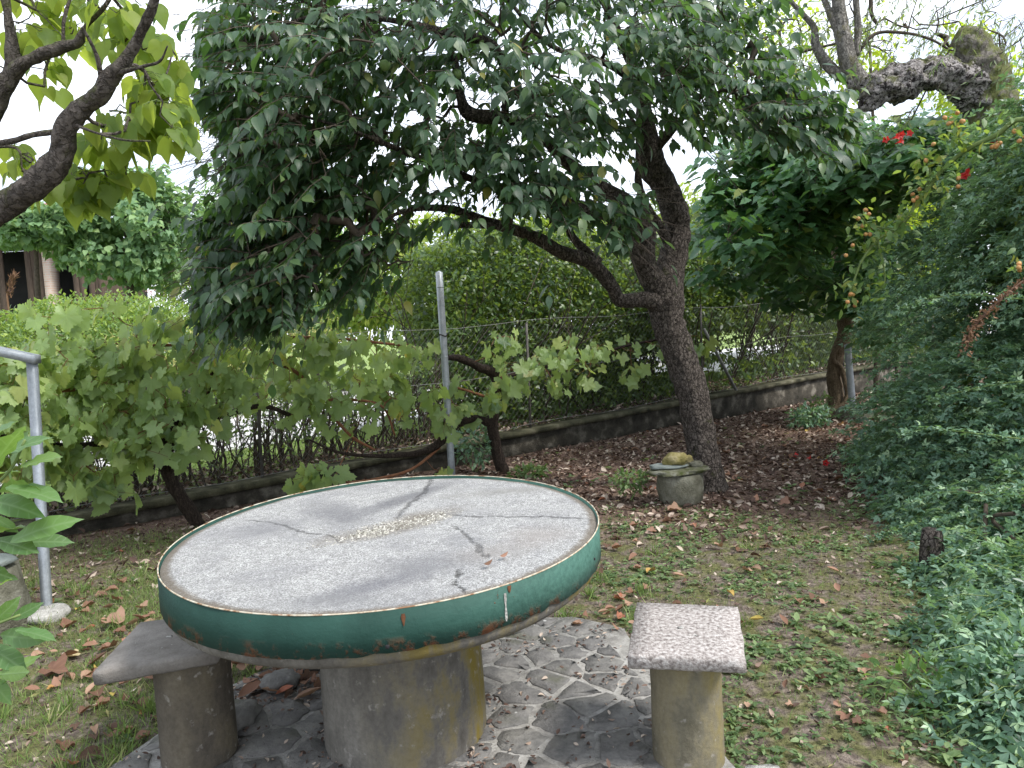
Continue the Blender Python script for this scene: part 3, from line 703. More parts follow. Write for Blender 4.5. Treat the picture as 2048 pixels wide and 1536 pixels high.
# ------------------------------------------------------------------ crazy paving
def clip(poly, p, n):
    out = []
    for i in range(len(poly)):
        a, b = poly[i], poly[(i + 1) % len(poly)]; da, db = (a - p) @ n, (b - p) @ n
        if da <= 0: out.append(a)
        if da * db < 0: out.append(a + (b - a) * da / (da - db))
    return out
def in_poly(x, y, poly):
    c = False; j = len(poly) - 1
    for i in range(len(poly)):
        if (poly[i][1] > y) != (poly[j][1] > y) and x < (poly[j][0] - poly[i][0]) * (y - poly[i][1]) / (poly[j][1] - poly[i][1]) + poly[i][0]: c = not c
        j = i
    return c
PATIO = [np.array(q) for q in [(-1.52, 1.0), (-1.42, 2.3), (-1.28, 2.75), (-1.0, 3.16), (-.6, 3.34), (-.15, 3.40), (.22, 3.34), (.45, 3.18), (.50, 2.8), (.54, 2.4), (.62, 2.1), (.70, 1.0)]]
def build_patio():
    r = np.random.default_rng(5)
    c = np.array([-.35, 2.1, 0])
    out = []
    for i in range(len(PATIO)):
        a, b = PATIO[i], PATIO[(i + 1) % len(PATIO)]
        for k in range(6):
            p = a + (b - a) * k / 6; d = nrm(p - c[:2]); out.append(p + d * (.012 + .025 * mnoise.noise(Vector((p[0] * 6, p[1] * 6, 0)))))
    n = len(out); ring = np.array(out)
    V = np.vstack([np.column_stack([ring, np.full(n, .0245)]), np.column_stack([ring * 1.0, np.full(n, -.04)]), [[c[0], c[1], .0245]]])
    F3 = [(i, (i + 1) % n, 2 * n) for i in range(n)]; F4 = [(i, i + n, (i + 1) % n + n, (i + 1) % n) for i in range(n)]
    mb = MB(); mb.add(V, [np.array(F3), np.array(F4)])
    pat = mb.build('patio_paving', M['mortar'], None, None, False); pat['kind'] = 'structure'
    seeds = []
    tries = 0
    while tries < 6000:
        tries += 1
        p = np.array([r.uniform(-1.55, .85), r.uniform(1.0, 3.45)])
        if in_poly(p[0], p[1], PATIO) and all(np.linalg.norm((p - q) * np.array([1, 1])) > .135 * r.uniform(.6, 1.5) for q in seeds): seeds.append(p)
    for i, p in enumerate(seeds):
        poly = [p + np.array(q) for q in ((-.35, -.35), (.35, -.35), (.35, .35), (-.35, .35))]
        gap = r.uniform(.008, .016)
        for j, q in enumerate(seeds):
            if j == i or np.linalg.norm(q - p) > .7: continue
            nn = nrm(q - p); poly = clip(poly, (p + q) / 2 - nn * gap, nn)
        cc = np.array([-.35, 2.1])
        for k in range(len(PATIO)):
            a, b = PATIO[k], PATIO[(k + 1) % len(PATIO)]; d = nrm(b - a); nn = np.array([-d[1], d[0]])
            if (cc - a) @ nn > 0: nn = -nn
            poly = clip(poly, a - nn * .01, nn)
            if len(poly) < 3: break
        if len(poly) < 3: continue
        cen = np.mean(poly, 0)
        # subdivide the edges and soften the corners
        pts = []
        for k in range(len(poly)):
            a, b = poly[k], poly[(k + 1) % len(poly)]
            if np.linalg.norm(b - a) < .02: pts.append((a + b) / 2); continue
            nv = np.array([-(b - a)[1], (b - a)[0]]); nv = nv / np.linalg.norm(nv)
            for f in (.05, .35, .65, .95): pts.append(a + (b - a) * f + nv * r.normal() * .005)
        if len(pts) < 3: continue
        pts = np.array(pts); n = len(pts); h = .0285 + r.uniform(-.001, .002); tl = r.normal(size=2) * .006
        def lay(sc, z): q = cen + (pts - cen) * sc; return np.column_stack([q - cen, z + (q - cen) @ tl])
        V = np.vstack([lay(1.0, -.01), lay(1.0, h - .003), lay(.975, h), [[0, 0, h + .001]]])
        F4 = []
        for L in range(2):
            F4 += [(L * n + k, L * n + (k + 1) % n, (L + 1) * n + (k + 1) % n, (L + 1) * n + k) for k in range(n)]
        F3 = [(2 * n + k, 2 * n + (k + 1) % n, 3 * n) for k in range(n)]
        me = make_mesh('paving_stone', V, [np.array(F4), np.array(F3)], False); me.materials.append(M['paving'])
        o = bpy.data.objects.new('paving_stone', me); COL.objects.link(o); o.parent = pat; o.location = (cen[0], cen[1], 0)
build_patio()

# ------------------------------------------------------------------ stone table
tb = np.array([TC[0], TC[1], 0.0]); TILT = (.006, .031)
table = empty('stone_table', tb, 'round concrete garden table with a green painted metal rim and a thick pedestal', 'table')
def polar_disc(mb, R, nz=26, ns=120):
    V = []; 
    for i in range(1, nz + 1):
        rr = R * i / nz
        for k in range(ns):
            a = 2 * math.pi * k / ns; x, y = rr * math.cos(a), rr * math.sin(a)
            z = .76 + TILT[0] * x + TILT[1] * y + .0025 * mnoise.noise(Vector((x * 9, y * 9, 0))) + .0012 * mnoise.noise(Vector((x * 40, y * 40, 2)))
            e = (x * .83 + y * .56) / .34; f = (-x * .56 + y * .83) / .11
            if e * e + f * f < 1: z -= .004 * (1 - (e * e + f * f))
            if rr > .70: z -= .004 * (rr - .70) / .03 + .002
            V.append((x + TC[0], y + TC[1], z))
    V.append((TC[0], TC[1], .757)); idx = np.arange(nz * ns).reshape(nz, ns)
    a, b = idx[:-1], idx[1:]
    F = np.stack([a, b, np.roll(b, -1, 1), np.roll(a, -1, 1)], -1).reshape(-1, 4)
    F3 = [(k, (k + 1) % ns, nz * ns) for k in range(ns)]
    mb.add(np.array(V), [F, np.array(F3)])
mb = MB(); polar_disc(mb, .726)
mb.build('tabletop', M['table_top'], table, tb)
mb = MB(); lathe(mb, [(.01, .60), (.60, .598), (.67, .60), (.705, .612), (.722, .628), (.7265, .645), (.727, .70), (.724, .735)], (TC[0], TC[1], 0), 96, .006, tilt=TILT); mb.build('tabletop_underside', M['pedestal'], table, tb)
def build_band():
    ns = 300; R0, R1 = .728, .733; mb = MB(); V = []
    for k in range(ns):
        a = 2 * math.pi * k / ns; c, s = math.cos(a), math.sin(a)
        tz = TILT[0] * c * R1 + TILT[1] * s * R1
        frag = max(0, math.cos(a + .95)) ** 3
        zb = .652 + .012 * frag * max(0, mnoise.noise(Vector((c * 14, s * 14, 0))) + .2) + .002 * mnoise.noise(Vector((c * 30, s * 30, 4)))
        dent = .002 * mnoise.noise(Vector((c * 5, s * 5, 1)))
        for r_, z in ((R1 + dent + .0015, zb), (R1 + dent, .70), (R1 + dent, .7645), (R0 + dent, .7645), (R0, zb)): V.append((TC[0] + c * r_, TC[1] + s * r_, z + tz))
    idx = np.arange(ns * 5).reshape(ns, 5); b = np.roll(idx, -1, 0)
    F = np.stack([idx[:, :], b[:, :], np.roll(b, -1, 1), np.roll(idx, -1, 1)], -1).reshape(-1, 4)
    mb.add(np.array(V), F); mb.build('rim_band', M['green_band'], table, tb, False)
    mb = MB(); pts = []
    for k in range(161):
        a = 2 * math.pi * k / 160; x, y = .7315 * math.cos(a), .7315 * math.sin(a)
        pts.append((TC[0] + x, TC[1] + y, .7655 + TILT[0] * x + TILT[1] * y))
    tube(mb, pts, .0022, 6, cap=False); mb.build('rim_lip', M['rust_lip'], table, tb)
    # screw heads, rust holes and the pale drip on the band
    for (aa, z, r_, nm, mt) in ((-1.42, .672, .006, 'rust_hole', 'interior'), (-.36, .695, .005, 'rust_hole', 'interior')):
        mb = MB(); c, s = math.cos(aa), math.sin(aa); tz = TILT[0] * c * R1 + TILT[1] * s * R1
        rock(mb, (TC[0] + c * .7335, TC[1] + s * .7335, z + tz), r_, 3 + aa, (1, .5, 1), 2, .2); mb.build(nm, M[mt], table, tb)
    for aa, nm, mt, prof in ((-.98, 'paint_drip', 'stone_white', [(.745, .0035), (.73, .004), (.71, .002), (.695, .0035), (.675, .004), (.668, .001)]), (-1.36, 'rust_streak', 'rust_dark', [(.752, .004), (.742, .006), (.728, .003), (.72, .001)]), (-.96, 'rust_streak', 'rust_dark', [(.762, .006), (.75, .005), (.742, .001)])):
        c, s = math.cos(aa), math.sin(aa); tz = TILT[0] * c * R1 + TILT[1] * s * R1
        V = []
        for z, w in prof: V += [(TC[0] + c * .735 - s * w, TC[1] + s * .735 + c * w, z + tz), (TC[0] + c * .737, TC[1] + s * .737, z + tz), (TC[0] + c * .735 + s * w, TC[1] + s * .735 - c * w, z + tz)]
        F = []
        for k in range(len(prof) - 1): F += [(3 * k, 3 * k + 1, 3 * k + 4, 3 * k + 3), (3 * k + 1, 3 * k + 2, 3 * k + 5, 3 * k + 4)]
        mb = MB(); mb.add(np.array(V), np.array(F)); mb.build(nm, M[mt], table, tb)
build_band()
mb = MB(); lathe(mb, [(.286, -.02), (.287, .1), (.284, .3), (.283, .5), (.285, .66)], (-.444, 2.455, 0), 72, .012, seed=3)
mb.build('pedestal', M['pedestal'], table, tb)
# exposed aggregate in the worn middle and along the rim
def build_pebbles():
    mb = MB(); r = np.random.default_rng(3)
    o8 = np.array([(1, 0, 0), (0, 1, 0), (-1, 0, 0), (0, -1, 0), (0, 0, 1)]) ; f8 = np.array([(0, 1, 4), (1, 2, 4), (2, 3, 4), (3, 0, 4)])
    P = []
    c0 = G(795, 1050, .76)
    while len(P) < 1700:
        e, f = r.normal(size=2); e *= .15; f *= .05
        x = c0[0] + e * .80 - f * .6; y = c0[1] + e * .6 + f * .80
        P.append((x, y, r.uniform(.003, .0075)))
    for _ in range(2600):
        a = r.uniform(0, 2 * math.pi); rr = .716 - abs(r.normal()) * .010
        if mnoise.noise(Vector((math.cos(a) * 3, math.sin(a) * 3, 7))) < -.25: continue
        P.append((TC[0] + rr * math.cos(a), TC[1] + rr * math.sin(a), r.uniform(.0018, .0042)))
    for x, y, s in P:
        a = r.uniform(0, 6.28); q = o8 * np.array([s * r.uniform(.8, 1.3), s * r.uniform(.7, 1), s * .75]); c, sn = math.cos(a), math.sin(a)
        q = q @ np.array([[c, sn, 0], [-sn, c, 0], [0, 0, 1]])
        dx, dy = x - TC[0], y - TC[1]
        mb.add(q + np.array([x, y, .7565 + TILT[0] * dx + TILT[1] * dy - (.004 if math.hypot(dx, dy) > .70 else 0.001)]), f8, r.random())
    mb.build('exposed_pebbles', M['pebble'], table, tb, False, 'stuff')
build_pebbles()

# ------------------------------------------------------------------ stools
def slab(mb, corners, z0, z1, seed, rough=.008, n=9):
    """quadrilateral stone plate with uneven broken edges"""
    P = [np.array(c) for c in corners]; ring = []
    for i in range(4):
        a, b = P[i], P[(i + 1) % 4]
        for k in range(n): ring.append(a + (b - a) * k / n)
    ring = np.array(ring); cen = ring.mean(0); m = len(ring)
    def lay(sc, z, amp, sd):
        q = []
        for p in ring:
            d = nrm(p - cen); k = amp * mnoise.noise(Vector((p[0] * 22, p[1] * 22, sd)))
            q.append([*(cen + (p - cen) * sc + d * k), z + .3 * amp * mnoise.noise(Vector((p[0] * 15, p[1] * 15, sd + 9)))])
        return np.array(q)
    L = [lay(.93, z0, rough, seed), lay(.99, z0 + (z1 - z0) * .2, rough, seed + .4), lay(1, z0 + (z1 - z0) * .8, rough * .8, seed + .8), lay(.985, z1, rough * .5, seed + .9), lay(.6, z1 + .001, rough * .3, seed)]
    V = np.vstack(L + [[[cen[0], cen[1], z0]], [[cen[0], cen[1], z1 + .001]]]); F = []
    for l in range(4): F += [(l * m + k, l * m + (k + 1) % m, (l + 1) * m + (k + 1) % m, (l + 1) * m + k) for k in range(m)]
    F3 = [((k + 1) % m, k, 5 * m) for k in range(m)] + [(4 * m + k, 4 * m + (k + 1) % m, 5 * m + 1) for k in range(m)]
    mb.add(V, [np.array(F), np.array(F3)])
for nm, cor, c, rad, m1, m2, lab, dr in (
    ('stone_stool', [(.302, 2.055), (.632, 1.985), (.735, 2.37), (.398, 2.46)], (.505, 2.20), .113, 'granite', 'column_r', 'stone stool with a pinkish granite seat on a yellow stained column', (.50, 2.22)),
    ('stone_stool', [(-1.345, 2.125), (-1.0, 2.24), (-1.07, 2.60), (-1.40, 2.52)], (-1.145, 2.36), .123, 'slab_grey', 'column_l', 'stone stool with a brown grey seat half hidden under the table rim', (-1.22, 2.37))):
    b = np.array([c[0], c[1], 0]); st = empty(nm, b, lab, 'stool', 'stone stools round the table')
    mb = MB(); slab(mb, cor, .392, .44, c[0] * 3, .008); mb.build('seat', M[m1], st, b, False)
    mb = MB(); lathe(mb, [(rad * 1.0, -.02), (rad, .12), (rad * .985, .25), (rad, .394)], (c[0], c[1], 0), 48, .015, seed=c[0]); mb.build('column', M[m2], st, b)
    for k in range(6 if c[0] < 0 else 3):                     # white bird droppings on the seats
        mb = MB(); q = (dr[0] + random.uniform(-.12, .14) * (k > 0), dr[1] + random.uniform(-.1, .1) * (k > 0), .4425)
        rock(mb, q, .012 if k == 0 else random.uniform(.003, .006), k * 3.1, (1, .7, .2), 1, .3); mb.build('dropping', M['stone_white'], st, b)
mb = MB(); rock(mb, (.70, 2.0, .0), .10, 4.2, (1, 1.3, .35), 3, .3); tag(mb.build('broken_kerb_stone', M['stone_white'], None, None, False), 'rough pale broken stone at the foot of the granite stool', 'stone')

# ------------------------------------------------------------------ metal posts
def post(base_uv, top_uv, rad, label, cat='post', foot=None, square=False, lean=0.0):
    b = G(*base_uv); t = D(top_uv[0], top_uv[1], b[1] + lean)
    e = empty('metal_post', b, label, cat, 'galvanised posts in the garden')
    mb = MB()
    if square:
        h = t - b; x = np.array([rad, 0, 0]); y = np.array([0, rad, 0])
        V = [b - x - y, b + x - y, b + x + y, b - x + y]; V = V + [v + h for v in V]
        mb.add(np.array(V), np.array([(0, 1, 5, 4), (1, 2, 6, 5), (2, 3, 7, 6), (3, 0, 4, 7), (4, 5, 6, 7)]))
        mb.build('post_shaft', M['galv'], e, b, False)
    else:
        tube(mb, np.linspace(b, t, 9), rad, 14); mb.build('post_shaft', M['galv'], e, b)
    return e, b, t
e, b, t = post((905, 965), (878, 545), .034, 'tall bare round galvanised post standing behind the table')
mb = MB()
for f in (.22, .6, .93): tube(mb, [b + (t - b) * f, b + (t - b) * (f + .004)], .0365, 14)
mb.build('ring_seam', M['galv'], e, b)
mb = MB(); q = b + (t - b) * .705; a_ = np.linspace(0, 2 * math.pi, 15)
tube(mb, [q + np.array([.038 * math.cos(k), .038 * math.sin(k), .01 * math.sin(2 * k)]) for k in a_], .006, 5); mb.build('wire_tie', M['vine_bark'], e, b)
e, b, t = post((95, 1232), (64, 722), .0195, 'square galvanised post with a horizontal arm at the top and a cement foot', square=True)
mb = MB(); a = t + np.array([.03, 0, 0]); c = D(-160, 672, b[1] - .1)
V = [a + (0, -.03, -.015), a + (0, .03, -.015), a + (0, .03, .03), a + (0, -.03, .03), c + (0, -.03, -.015), c + (0, .03, -.015), c + (0, .03, .03), c + (0, -.03, .03)]
mb.add(np.array(V), np.array([(0, 1, 2, 3), (4, 7, 6, 5), (0, 4, 5, 1), (1, 5, 6, 2), (2, 6, 7, 3), (3, 7, 4, 0)])); mb.build('top_arm', M['galv'], e, b, False)
mb = MB(); rock(mb, b + (.02, -.03, .02), .10, 2.2, (1, 1, .45), 3, .15); mb.build('cement_foot', M['stone_white'], e, b)
e, b, t = post((1707, 835), (1695, 690), .046, 'short grey metal post in a round concrete block under the creeper', lean=.0)
mb = MB(); lathe(mb, [(.01, .16), (.15, .15), (.22, .11), (.25, .02), (.25, -.05)], b, 32, .08); mb.build('concrete_block', M['stone_old'], e, b)

# ------------------------------------------------------------------ wire fence on the wall
def build_fence():
    b = ST(3, .05, float(hb(3)))
    f = empty('wire_fence', b, 'rusty chain link fence with thin posts standing on the low wall', 'fence')
    mb = MB(); H = 1.25; p = .075
    tri = lambda a, c: tube(mb, [a, c], .0010, 3, cap=False)
    s0, s1 = -3.5, 16.5
    k = s0 - H
    while k < s1:
        for sg in (1, -1):
            a0, a1 = k, k + H
            z0, z1 = (0, H) if sg == 1 else (H, 0)
            lo, hi = max(a0, s0), min(a1, s1)
            if hi > lo:
                za = z0 + (z1 - z0) * (lo - a0) / H; zb = z0 + (z1 - z0) * (hi - a0) / H
                tri(ST(lo, .06, float(hb(lo)) + .06 + za), ST(hi, .06, float(hb(hi)) + .06 + zb))
        k += p
    mb.build('chain_link', M['wire'], f, b, False, 'stuff')
    for z in (.08, .72, 1.3):
        mb = MB(); ss = np.linspace(s0, s1, 40)
        tube(mb, [ST(x, .05, float(hb(x)) + z + .02 * math.sin(x * 2.6)) for x in ss], .0024, 4, cap=False); mb.build('strand_wire', M['wire'], f, b)
    for s, h in ((-2.6, 1.3), (2.0, 1.3), (5.15, 1.28), (8.3, 1.35), (12.1, 1.35), (15.5, 1.35)):
        mb = MB(); tube(mb, [ST(s, .07, float(hb(s))), ST(s + .02, .07, float(hb(s)) + h)], .015, 8); mb.build('fence_post', M['fence_iron'], f, b)
    mb = MB(); tube(mb, [ST(8.35, .05, float(hb(8.3)) + 1.0), ST(8.95, -.03, float(hb(8.9)) + .03)], .022, 8); mb.build('fence_brace', M['wire'], f, b)
build_fence()

# ------------------------------------------------------------------ persimmon tree
UPV = np.array([0, 0, 1.0])
def drooping(n, outward, down=(.3, 1.2), r=rng):
    d = nrm(outward * np.array([1, 1, .4]) + r.normal(size=(n, 3)) * .45); d[:, 2] = -r.uniform(*down, n) * .8
    u = nrm(UPV + r.normal(size=(n, 3)) * .35 + d * .3 + np.array([0, -.25, 0]))
    return nrm(d), u
def build_persimmon():
    r = np.random.default_rng(21)
    b = G(1418, 985); b[2] = 0
    t = empty('persimmon_tree', b, 'dark leaning persimmon tree with green fruit beside the stacked stones', 'tree')
    specs = {
     'trunk': [(1424, 1000, 5.95, 84), (1416, 960, 5.97, 68), (1402, 880, 6, 60), (1385, 790, 6, 62), (1360, 710, 6, 62), (1335, 640, 6, 66), (1330, 585, 6, 72), (1342, 530, 6.02, 56), (1356, 470, 6.05, 50), (1350, 425, 6.05, 54), (1332, 380, 6.05, 52), (1308, 335, 6.02, 56), (1298, 300, 6, 50), (1290, 240, 5.95, 34), (1283, 180, 5.9, 28), (1262, 120, 5.8, 24), (1230, 60, 5.7, 19), (1200, -40, 5.6, 14), (1180, -160, 5.6, 8)],
     'limb_a': [(1335, 620, 5.98, 50), (1300, 600, 5.9, 34), (1240, 600, 5.8, 27), (1222, 570, 5.7, 28), (1180, 525, 5.55, 28), (1120, 503, 5.4, 26), (1060, 470, 5.3, 24), (980, 445, 5.2, 19), (900, 418, 5.05, 16), (820, 420, 4.9, 9), (740, 450, 4.8, 6)],
     'limb_b': [(1325, 585, 5.98, 56), (1296, 545, 5.9, 46), (1283, 500, 5.82, 52), (1288, 450, 5.75, 44), (1255, 408, 5.7, 34), (1195, 372, 5.6, 32), (1130, 320, 5.5, 26), (1080, 270, 5.4, 24), (1010, 238, 5.3, 26), (940, 228, 5.2, 28), (920, 190, 5.15, 18), (905, 110, 5.1, 14), (850, 30, 5.0, 10), (800, -80, 4.9, 7)],
     'limb_c': [(1275, 480, 5.8, 34), (1220, 430, 5.7, 30), (1140, 412, 5.55, 30), (1080, 385, 5.4, 22), (980, 370, 5.2, 16), (900, 340, 5.0, 14), (800, 300, 4.8, 11), (700, 260, 4.6, 8), (600, 230, 4.5, 5)],
     'limb_d': [(1010, 238, 5.3, 16), (1010, 150, 5.2, 16), (985, 90, 5.1, 20), (930, 72, 5.0, 20), (880, 62, 4.9, 16), (780, 40, 4.8, 11), (640, 30, 4.7, 7), (540, 60, 4.6, 4)],
     'limb_e': [(1060, 470, 5.3, 16), (1020, 455, 5.1, 14), (930, 450, 4.9, 12), (915, 455, 4.85, 7)],
     'limb_f': [(1335, 480, 6.0, 20), (1280, 380, 5.9, 16), (1270, 250, 5.9, 8), (1190, 160, 5.8, 5)],
     'limb_g': [(1298, 310, 6, 30), (1370, 230, 5.8, 12), (1440, 150, 5.5, 9), (1500, 90, 5.3, 6)],
     'limb_h': [(1283, 180, 5.9, 16), (1220, 130, 5.7, 14), (1100, 90, 5.4, 10), (1000, -20, 5.2, 7)],
     'limb_i': [(1200, 525, 5.6, 18), (1150, 480, 5.6, 16), (1130, 440, 5.5, 14), (1120, 410, 5.5, 10)],
    }
    skel = []
    for nm, px in specs.items():
        P, R = limb(px, 8 if nm == 'trunk' else 6); mb = MB()
        tube(mb, P, R, 26 if nm in ('trunk', 'limb_a', 'limb_b') else 14, .16, 11)
        mb.build('trunk' if nm == 'trunk' else 'limb', M['persimmon_bark'], t, b)
        skel += list(P[len(P) // 3:] if nm == 'trunk' else P)
    regs = [('y', 600, 170, 185, 250, 4.1, 5.7), ('y', 545, 400, 120, 190, 4.3, 5.5), ('y', 540, 570, 100, 75, 4.4, 5.3), ('y', 860, 110, 260, 230, 4.2, 6.0), ('y', 800, 340, 200, 130, 4.4, 6.0), ('y', 1150, 90, 260, 190, 4.2, 6.2),
            ('y', 1380, 110, 165, 140, 4.4, 6.0), ('y', 1060, 290, 150, 130, 4.6, 5.9), ('y', 1080, 380, 90, 80, 4.5, 5.0), ('y', 1545, 215, 85, 45, 4.5, 5.2), ('y', 700, 470, 140, 100, 4.6, 5.6),
            ('y', 900, -190, 480, 200, 4.2, 6.4), ('y', 1400, 250, 70, 60, 5.3, 6.0), ('y', 480, 200, 70, 200, 4.3, 5.1), ('y', 1230, 440, 60, 60, 4.7, 5.1)]
    w = [1.2, 1.15, .65, 1.15, .62, 1.05, .85, .4, .35, .3, .5, .9, .12, .4, .28]
    regs = [q + (w[i],) for i, q in enumerate(regs)] + [('y', 470, 540, 60, 60, 4.4, 5.2, .2), ('y', 740, 500, 110, 50, 4.9, 5.8, .15), ('y', 650, 60, 230, 120, 4.2, 5.6, .4)]
    tg = sample(regs, 1750, r); tq = proj(tg)
    for u, v, ru, rv in ((385, 330, 62, 95), (345, 120, 45, 260), (325, 560, 65, 140), (560, 690, 200, 45)):
        kk = ((tq[:, 0] - u) / ru) ** 2 + ((tq[:, 1] - v) / rv) ** 2 >= 1; tg, tq = tg[kk], tq[kk]
    mb = MB(); dirs = grow(skel, tg, mb, r, .0028, .45, 5, .14, .10, rmax=.03); mb.build('branches', M['twig'], t, b, True, 'stuff')
    pos, dv, uv = [], [], []
    cen = np.array([0.2, 5.4, 3.0])
    tw = MB()
    for p, d in zip(tg, dirs):
        out = nrm((p - cen) * np.array([1, 1, .3])); dd = nrm(d * .5 + out * .8 + np.array([0, 0, -.15]) + r.normal(size=3) * .25)
        n = int(r.integers(12, 20)); L = r.uniform(.28, .5)
        end = p + dd * L + np.array([0, 0, -.12 * L]); tube(tw, [p, (p + end) / 2 + (0, 0, .02), end], [.0028, .0022, .0012], 3, cap=False)
        side = nrm(np.cross(dd, UPV))
        for k in range(n):
            f = (k + .6) / n; q = p + (end - p) * f; s = side if k % 2 else -side
            ld = nrm(dd * .6 + s * .85 + r.normal(size=3) * .25); ld[2] = -r.uniform(.15, 1.1)
            if k == n - 1: ld = dd + np.array([0, 0, -.5])
            pos.append(q); dv.append(nrm(ld)); uv.append(nrm(UPV + r.normal(size=3) * .3 + np.array([0, -.3, 0])))
    tw.build('twigs', M['twig'], t, b, True, 'stuff')
    pos, dv, uv = np.array(pos), np.array(dv), np.array(uv); size = r.uniform(.07, .105, len(pos)) * r.choice([.7, 1, 1.3], len(pos))
    q = proj(pos); keep = np.ones(len(pos), bool)      # the crown is open round the fork and along the low limbs
    for u, v, ru, rv, pr in ((1335, 520, 80, 150, .97), (1360, 400, 48, 110, .93), (1310, 290, 34, 60, .85), (1240, 575, 110, 70, .97), (1140, 500, 80, 48, .93), (1040, 452, 80, 34, .9), (930, 408, 70, 30, .85), (1420, 380, 60, 90, .9), (955, 205, 70, 34, .8), (922, 150, 22, 50, .7), (1290, 200, 26, 60, .6), (1450, 330, 80, 55, .8), (1130, 320, 60, 22, .6), (1200, 385, 60, 26, .6), (880, 560, 120, 90, .85), (390, 330, 66, 100, .95), (350, 120, 48, 260, .9), (325, 560, 66, 140, .95), (560, 710, 200, 55, .85)):
        keep &= ~((((q[:, 0] - u) / ru) ** 2 + ((q[:, 1] - v) / rv) ** 2 < 1) & (r.random(len(pos)) < pr))
    pos, dv, uv, size = pos[keep], dv[keep], uv[keep], size[keep]
    foliage('persimmon', pos, dv, uv, size, M['persimmon_leaf'], t, b, 300, 'crown', r=r)
    for (u, v, y) in [(1122, 16, 4.6), (913, 148, 4.7), (578, 312, 4.4), (1310, 95, 4.9), (1142, 240, 5.2), (1105, 245, 5.0), (1088, 182, 5.0), (1205, 235, 5.3), (1190, 180, 5.2), (655, 565, 4.8), (505, 590, 4.6), (740, 210, 4.6), (1450, 60, 4.9), (770, 130, 4.4), (980, 480, 5.1)]:
        q = D(u, v, y); f = MB(); lathe(f, [(.0, -.036), (.018, -.031), (.031, -.013), (.034, .004), (.028, .02), (.012, .03), (0, .031)], q, 14); f.build('persimmon_fruit', M['fruit_green'], t, b)
build_persimmon()

# ------------------------------------------------------------------ broad-leaved tree reaching in at the upper left
def build_catalpa():
    r = np.random.default_rng(8)
    b = np.array([-3.6, 3.3, 0.0])
    t = empty('heart_leaved_tree', b, 'pale barked tree with big yellow green heart shaped leaves reaching in from the left', 'tree')
    specs = [[(-700, 1350, 3.3, 190), (-640, 1000, 3.3, 160), (-420, 700, 3.25, 120), (-200, 510, 3.2, 80), (-60, 445, 3.15, 64), (0, 415, 3.1, 60), (70, 370, 3.05, 60), (118, 322, 3.0, 54), (128, 270, 2.97, 46), (155, 225, 2.95, 42), (200, 190, 2.92, 38), (218, 158, 2.9, 40), (245, 130, 2.88, 28), (275, 80, 2.85, 22), (302, 20, 2.8, 20), (330, -60, 2.75, 17), (380, -180, 2.7, 10)],
      [(-420, 700, 3.25, 90), (-300, 450, 3.3, 75), (-100, 280, 3.3, 60), (-20, 215, 3.28, 56), (20, 150, 3.25, 38), (70, 115, 3.22, 30), (120, 95, 3.2, 25), (155, 85, 3.18, 24), (170, 55, 3.15, 12), (215, 5, 3.1, 9), (240, -60, 3.1, 6)],
      [(0, 190, 3.27, 36), (25, 130, 3.27, 34), (22, 70, 3.27, 22), (12, 0, 3.27, 20), (0, -120, 3.27, 12)],
      [(-60, 290, 3.1, 14), (20, 283, 3.05, 15), (65, 270, 3.0, 13), (108, 264, 2.99, 14)],
      [(205, 170, 2.9, 14), (193, 110, 2.85, 9), (165, 55, 2.8, 7)],
      [(240, 145, 2.88, 12), (290, 132, 2.8, 8), (320, 122, 2.75, 6), (335, 92, 2.7, 3)],
      [(150, 250, 2.95, 8), (200, 268, 2.85, 6), (250, 280, 2.75, 5), (300, 282, 2.7, 4)],
      [(-60, 300, 3.3, 10), (30, 295, 3.3, 7), (45, 340, 3.3, 4)], [(128, 100, 3.2, 9), (128, 40, 3.2, 8), (150, -30, 3.2, 6)]]
    skel = []
    for i, px in enumerate(specs):
        P, R = limb(px, 9); R = R * .86; mb = MB(); tube(mb, P, R, 24 if i < 3 else 8, .3, 12); mb.build('trunk' if i == 0 else 'limb', M['catalpa_bark'], t, b)
        P = P[20:] if i == 0 else P; skel += list(P)
    regs = [('y', 110, 20, 140, 70, 3.2, 4.0, .9), ('y', 295, 120, 62, 60, 3.0, 3.4, .5), ('y', 315, 205, 45, 45, 2.9, 3.3, .55), ('y', 240, 255, 85, 40, 2.9, 3.4, .6), ('y', 155, 365, 70, 32, 3.1, 3.5, .6), ('y', 230, 330, 40, 30, 3.1, 3.5, .2), ('y', 35, 310, 60, 30, 3.3, 3.8, .3), ('y', 335, 265, 25, 35, 2.9, 3.2, .25),
            ('y', 260, 20, 60, 50, 3.0, 3.5, .3), ('y', 60, 140, 60, 50, 3.4, 3.9, .25), ('y', -200, 100, 180, 200, 2.8, 4.2, 1.2), ('y', 150, -150, 200, 120, 2.6, 3.8, .9)]
    tg = sample(regs, 190, r); mb = MB(); dirs = grow(skel, tg, mb, r, .0022, .45, 5, .14, .06, seg=.1, rmax=.012); mb.build('branches', M['catalpa_bark'], t, b, True, 'stuff')
    pos, dv, uv = [], [], []; pet = MB()
    for p, d in zip(tg, dirs):
        for k in range(int(r.integers(2, 5))):
            a = r.normal(size=3) * .7 + d * .4; a[2] = abs(a[2]) * .3; e = p + nrm(a) * r.uniform(.04, .10) + (0, 0, -.03)
            tube(pet, [p, (p + e) / 2 + (0, 0, .012), e], .0014, 3, cap=False)
            ld = nrm(np.array([a[0] * .7, a[1] * .5, -r.uniform(.5, 1.6)])); pos.append(e); dv.append(ld)
            uv.append(nrm(np.array([a[0], a[1] - .5, .9]) + r.normal(size=3) * .35))
    pet.build('petioles', M['green_stem'], t, b, True, 'stuff')
    foliage('heart', np.array(pos), np.array(dv), np.array(uv), r.uniform(.06, .12, len(pos)), M['catalpa_leaf'], t, b, 300, 'crown', r=r)
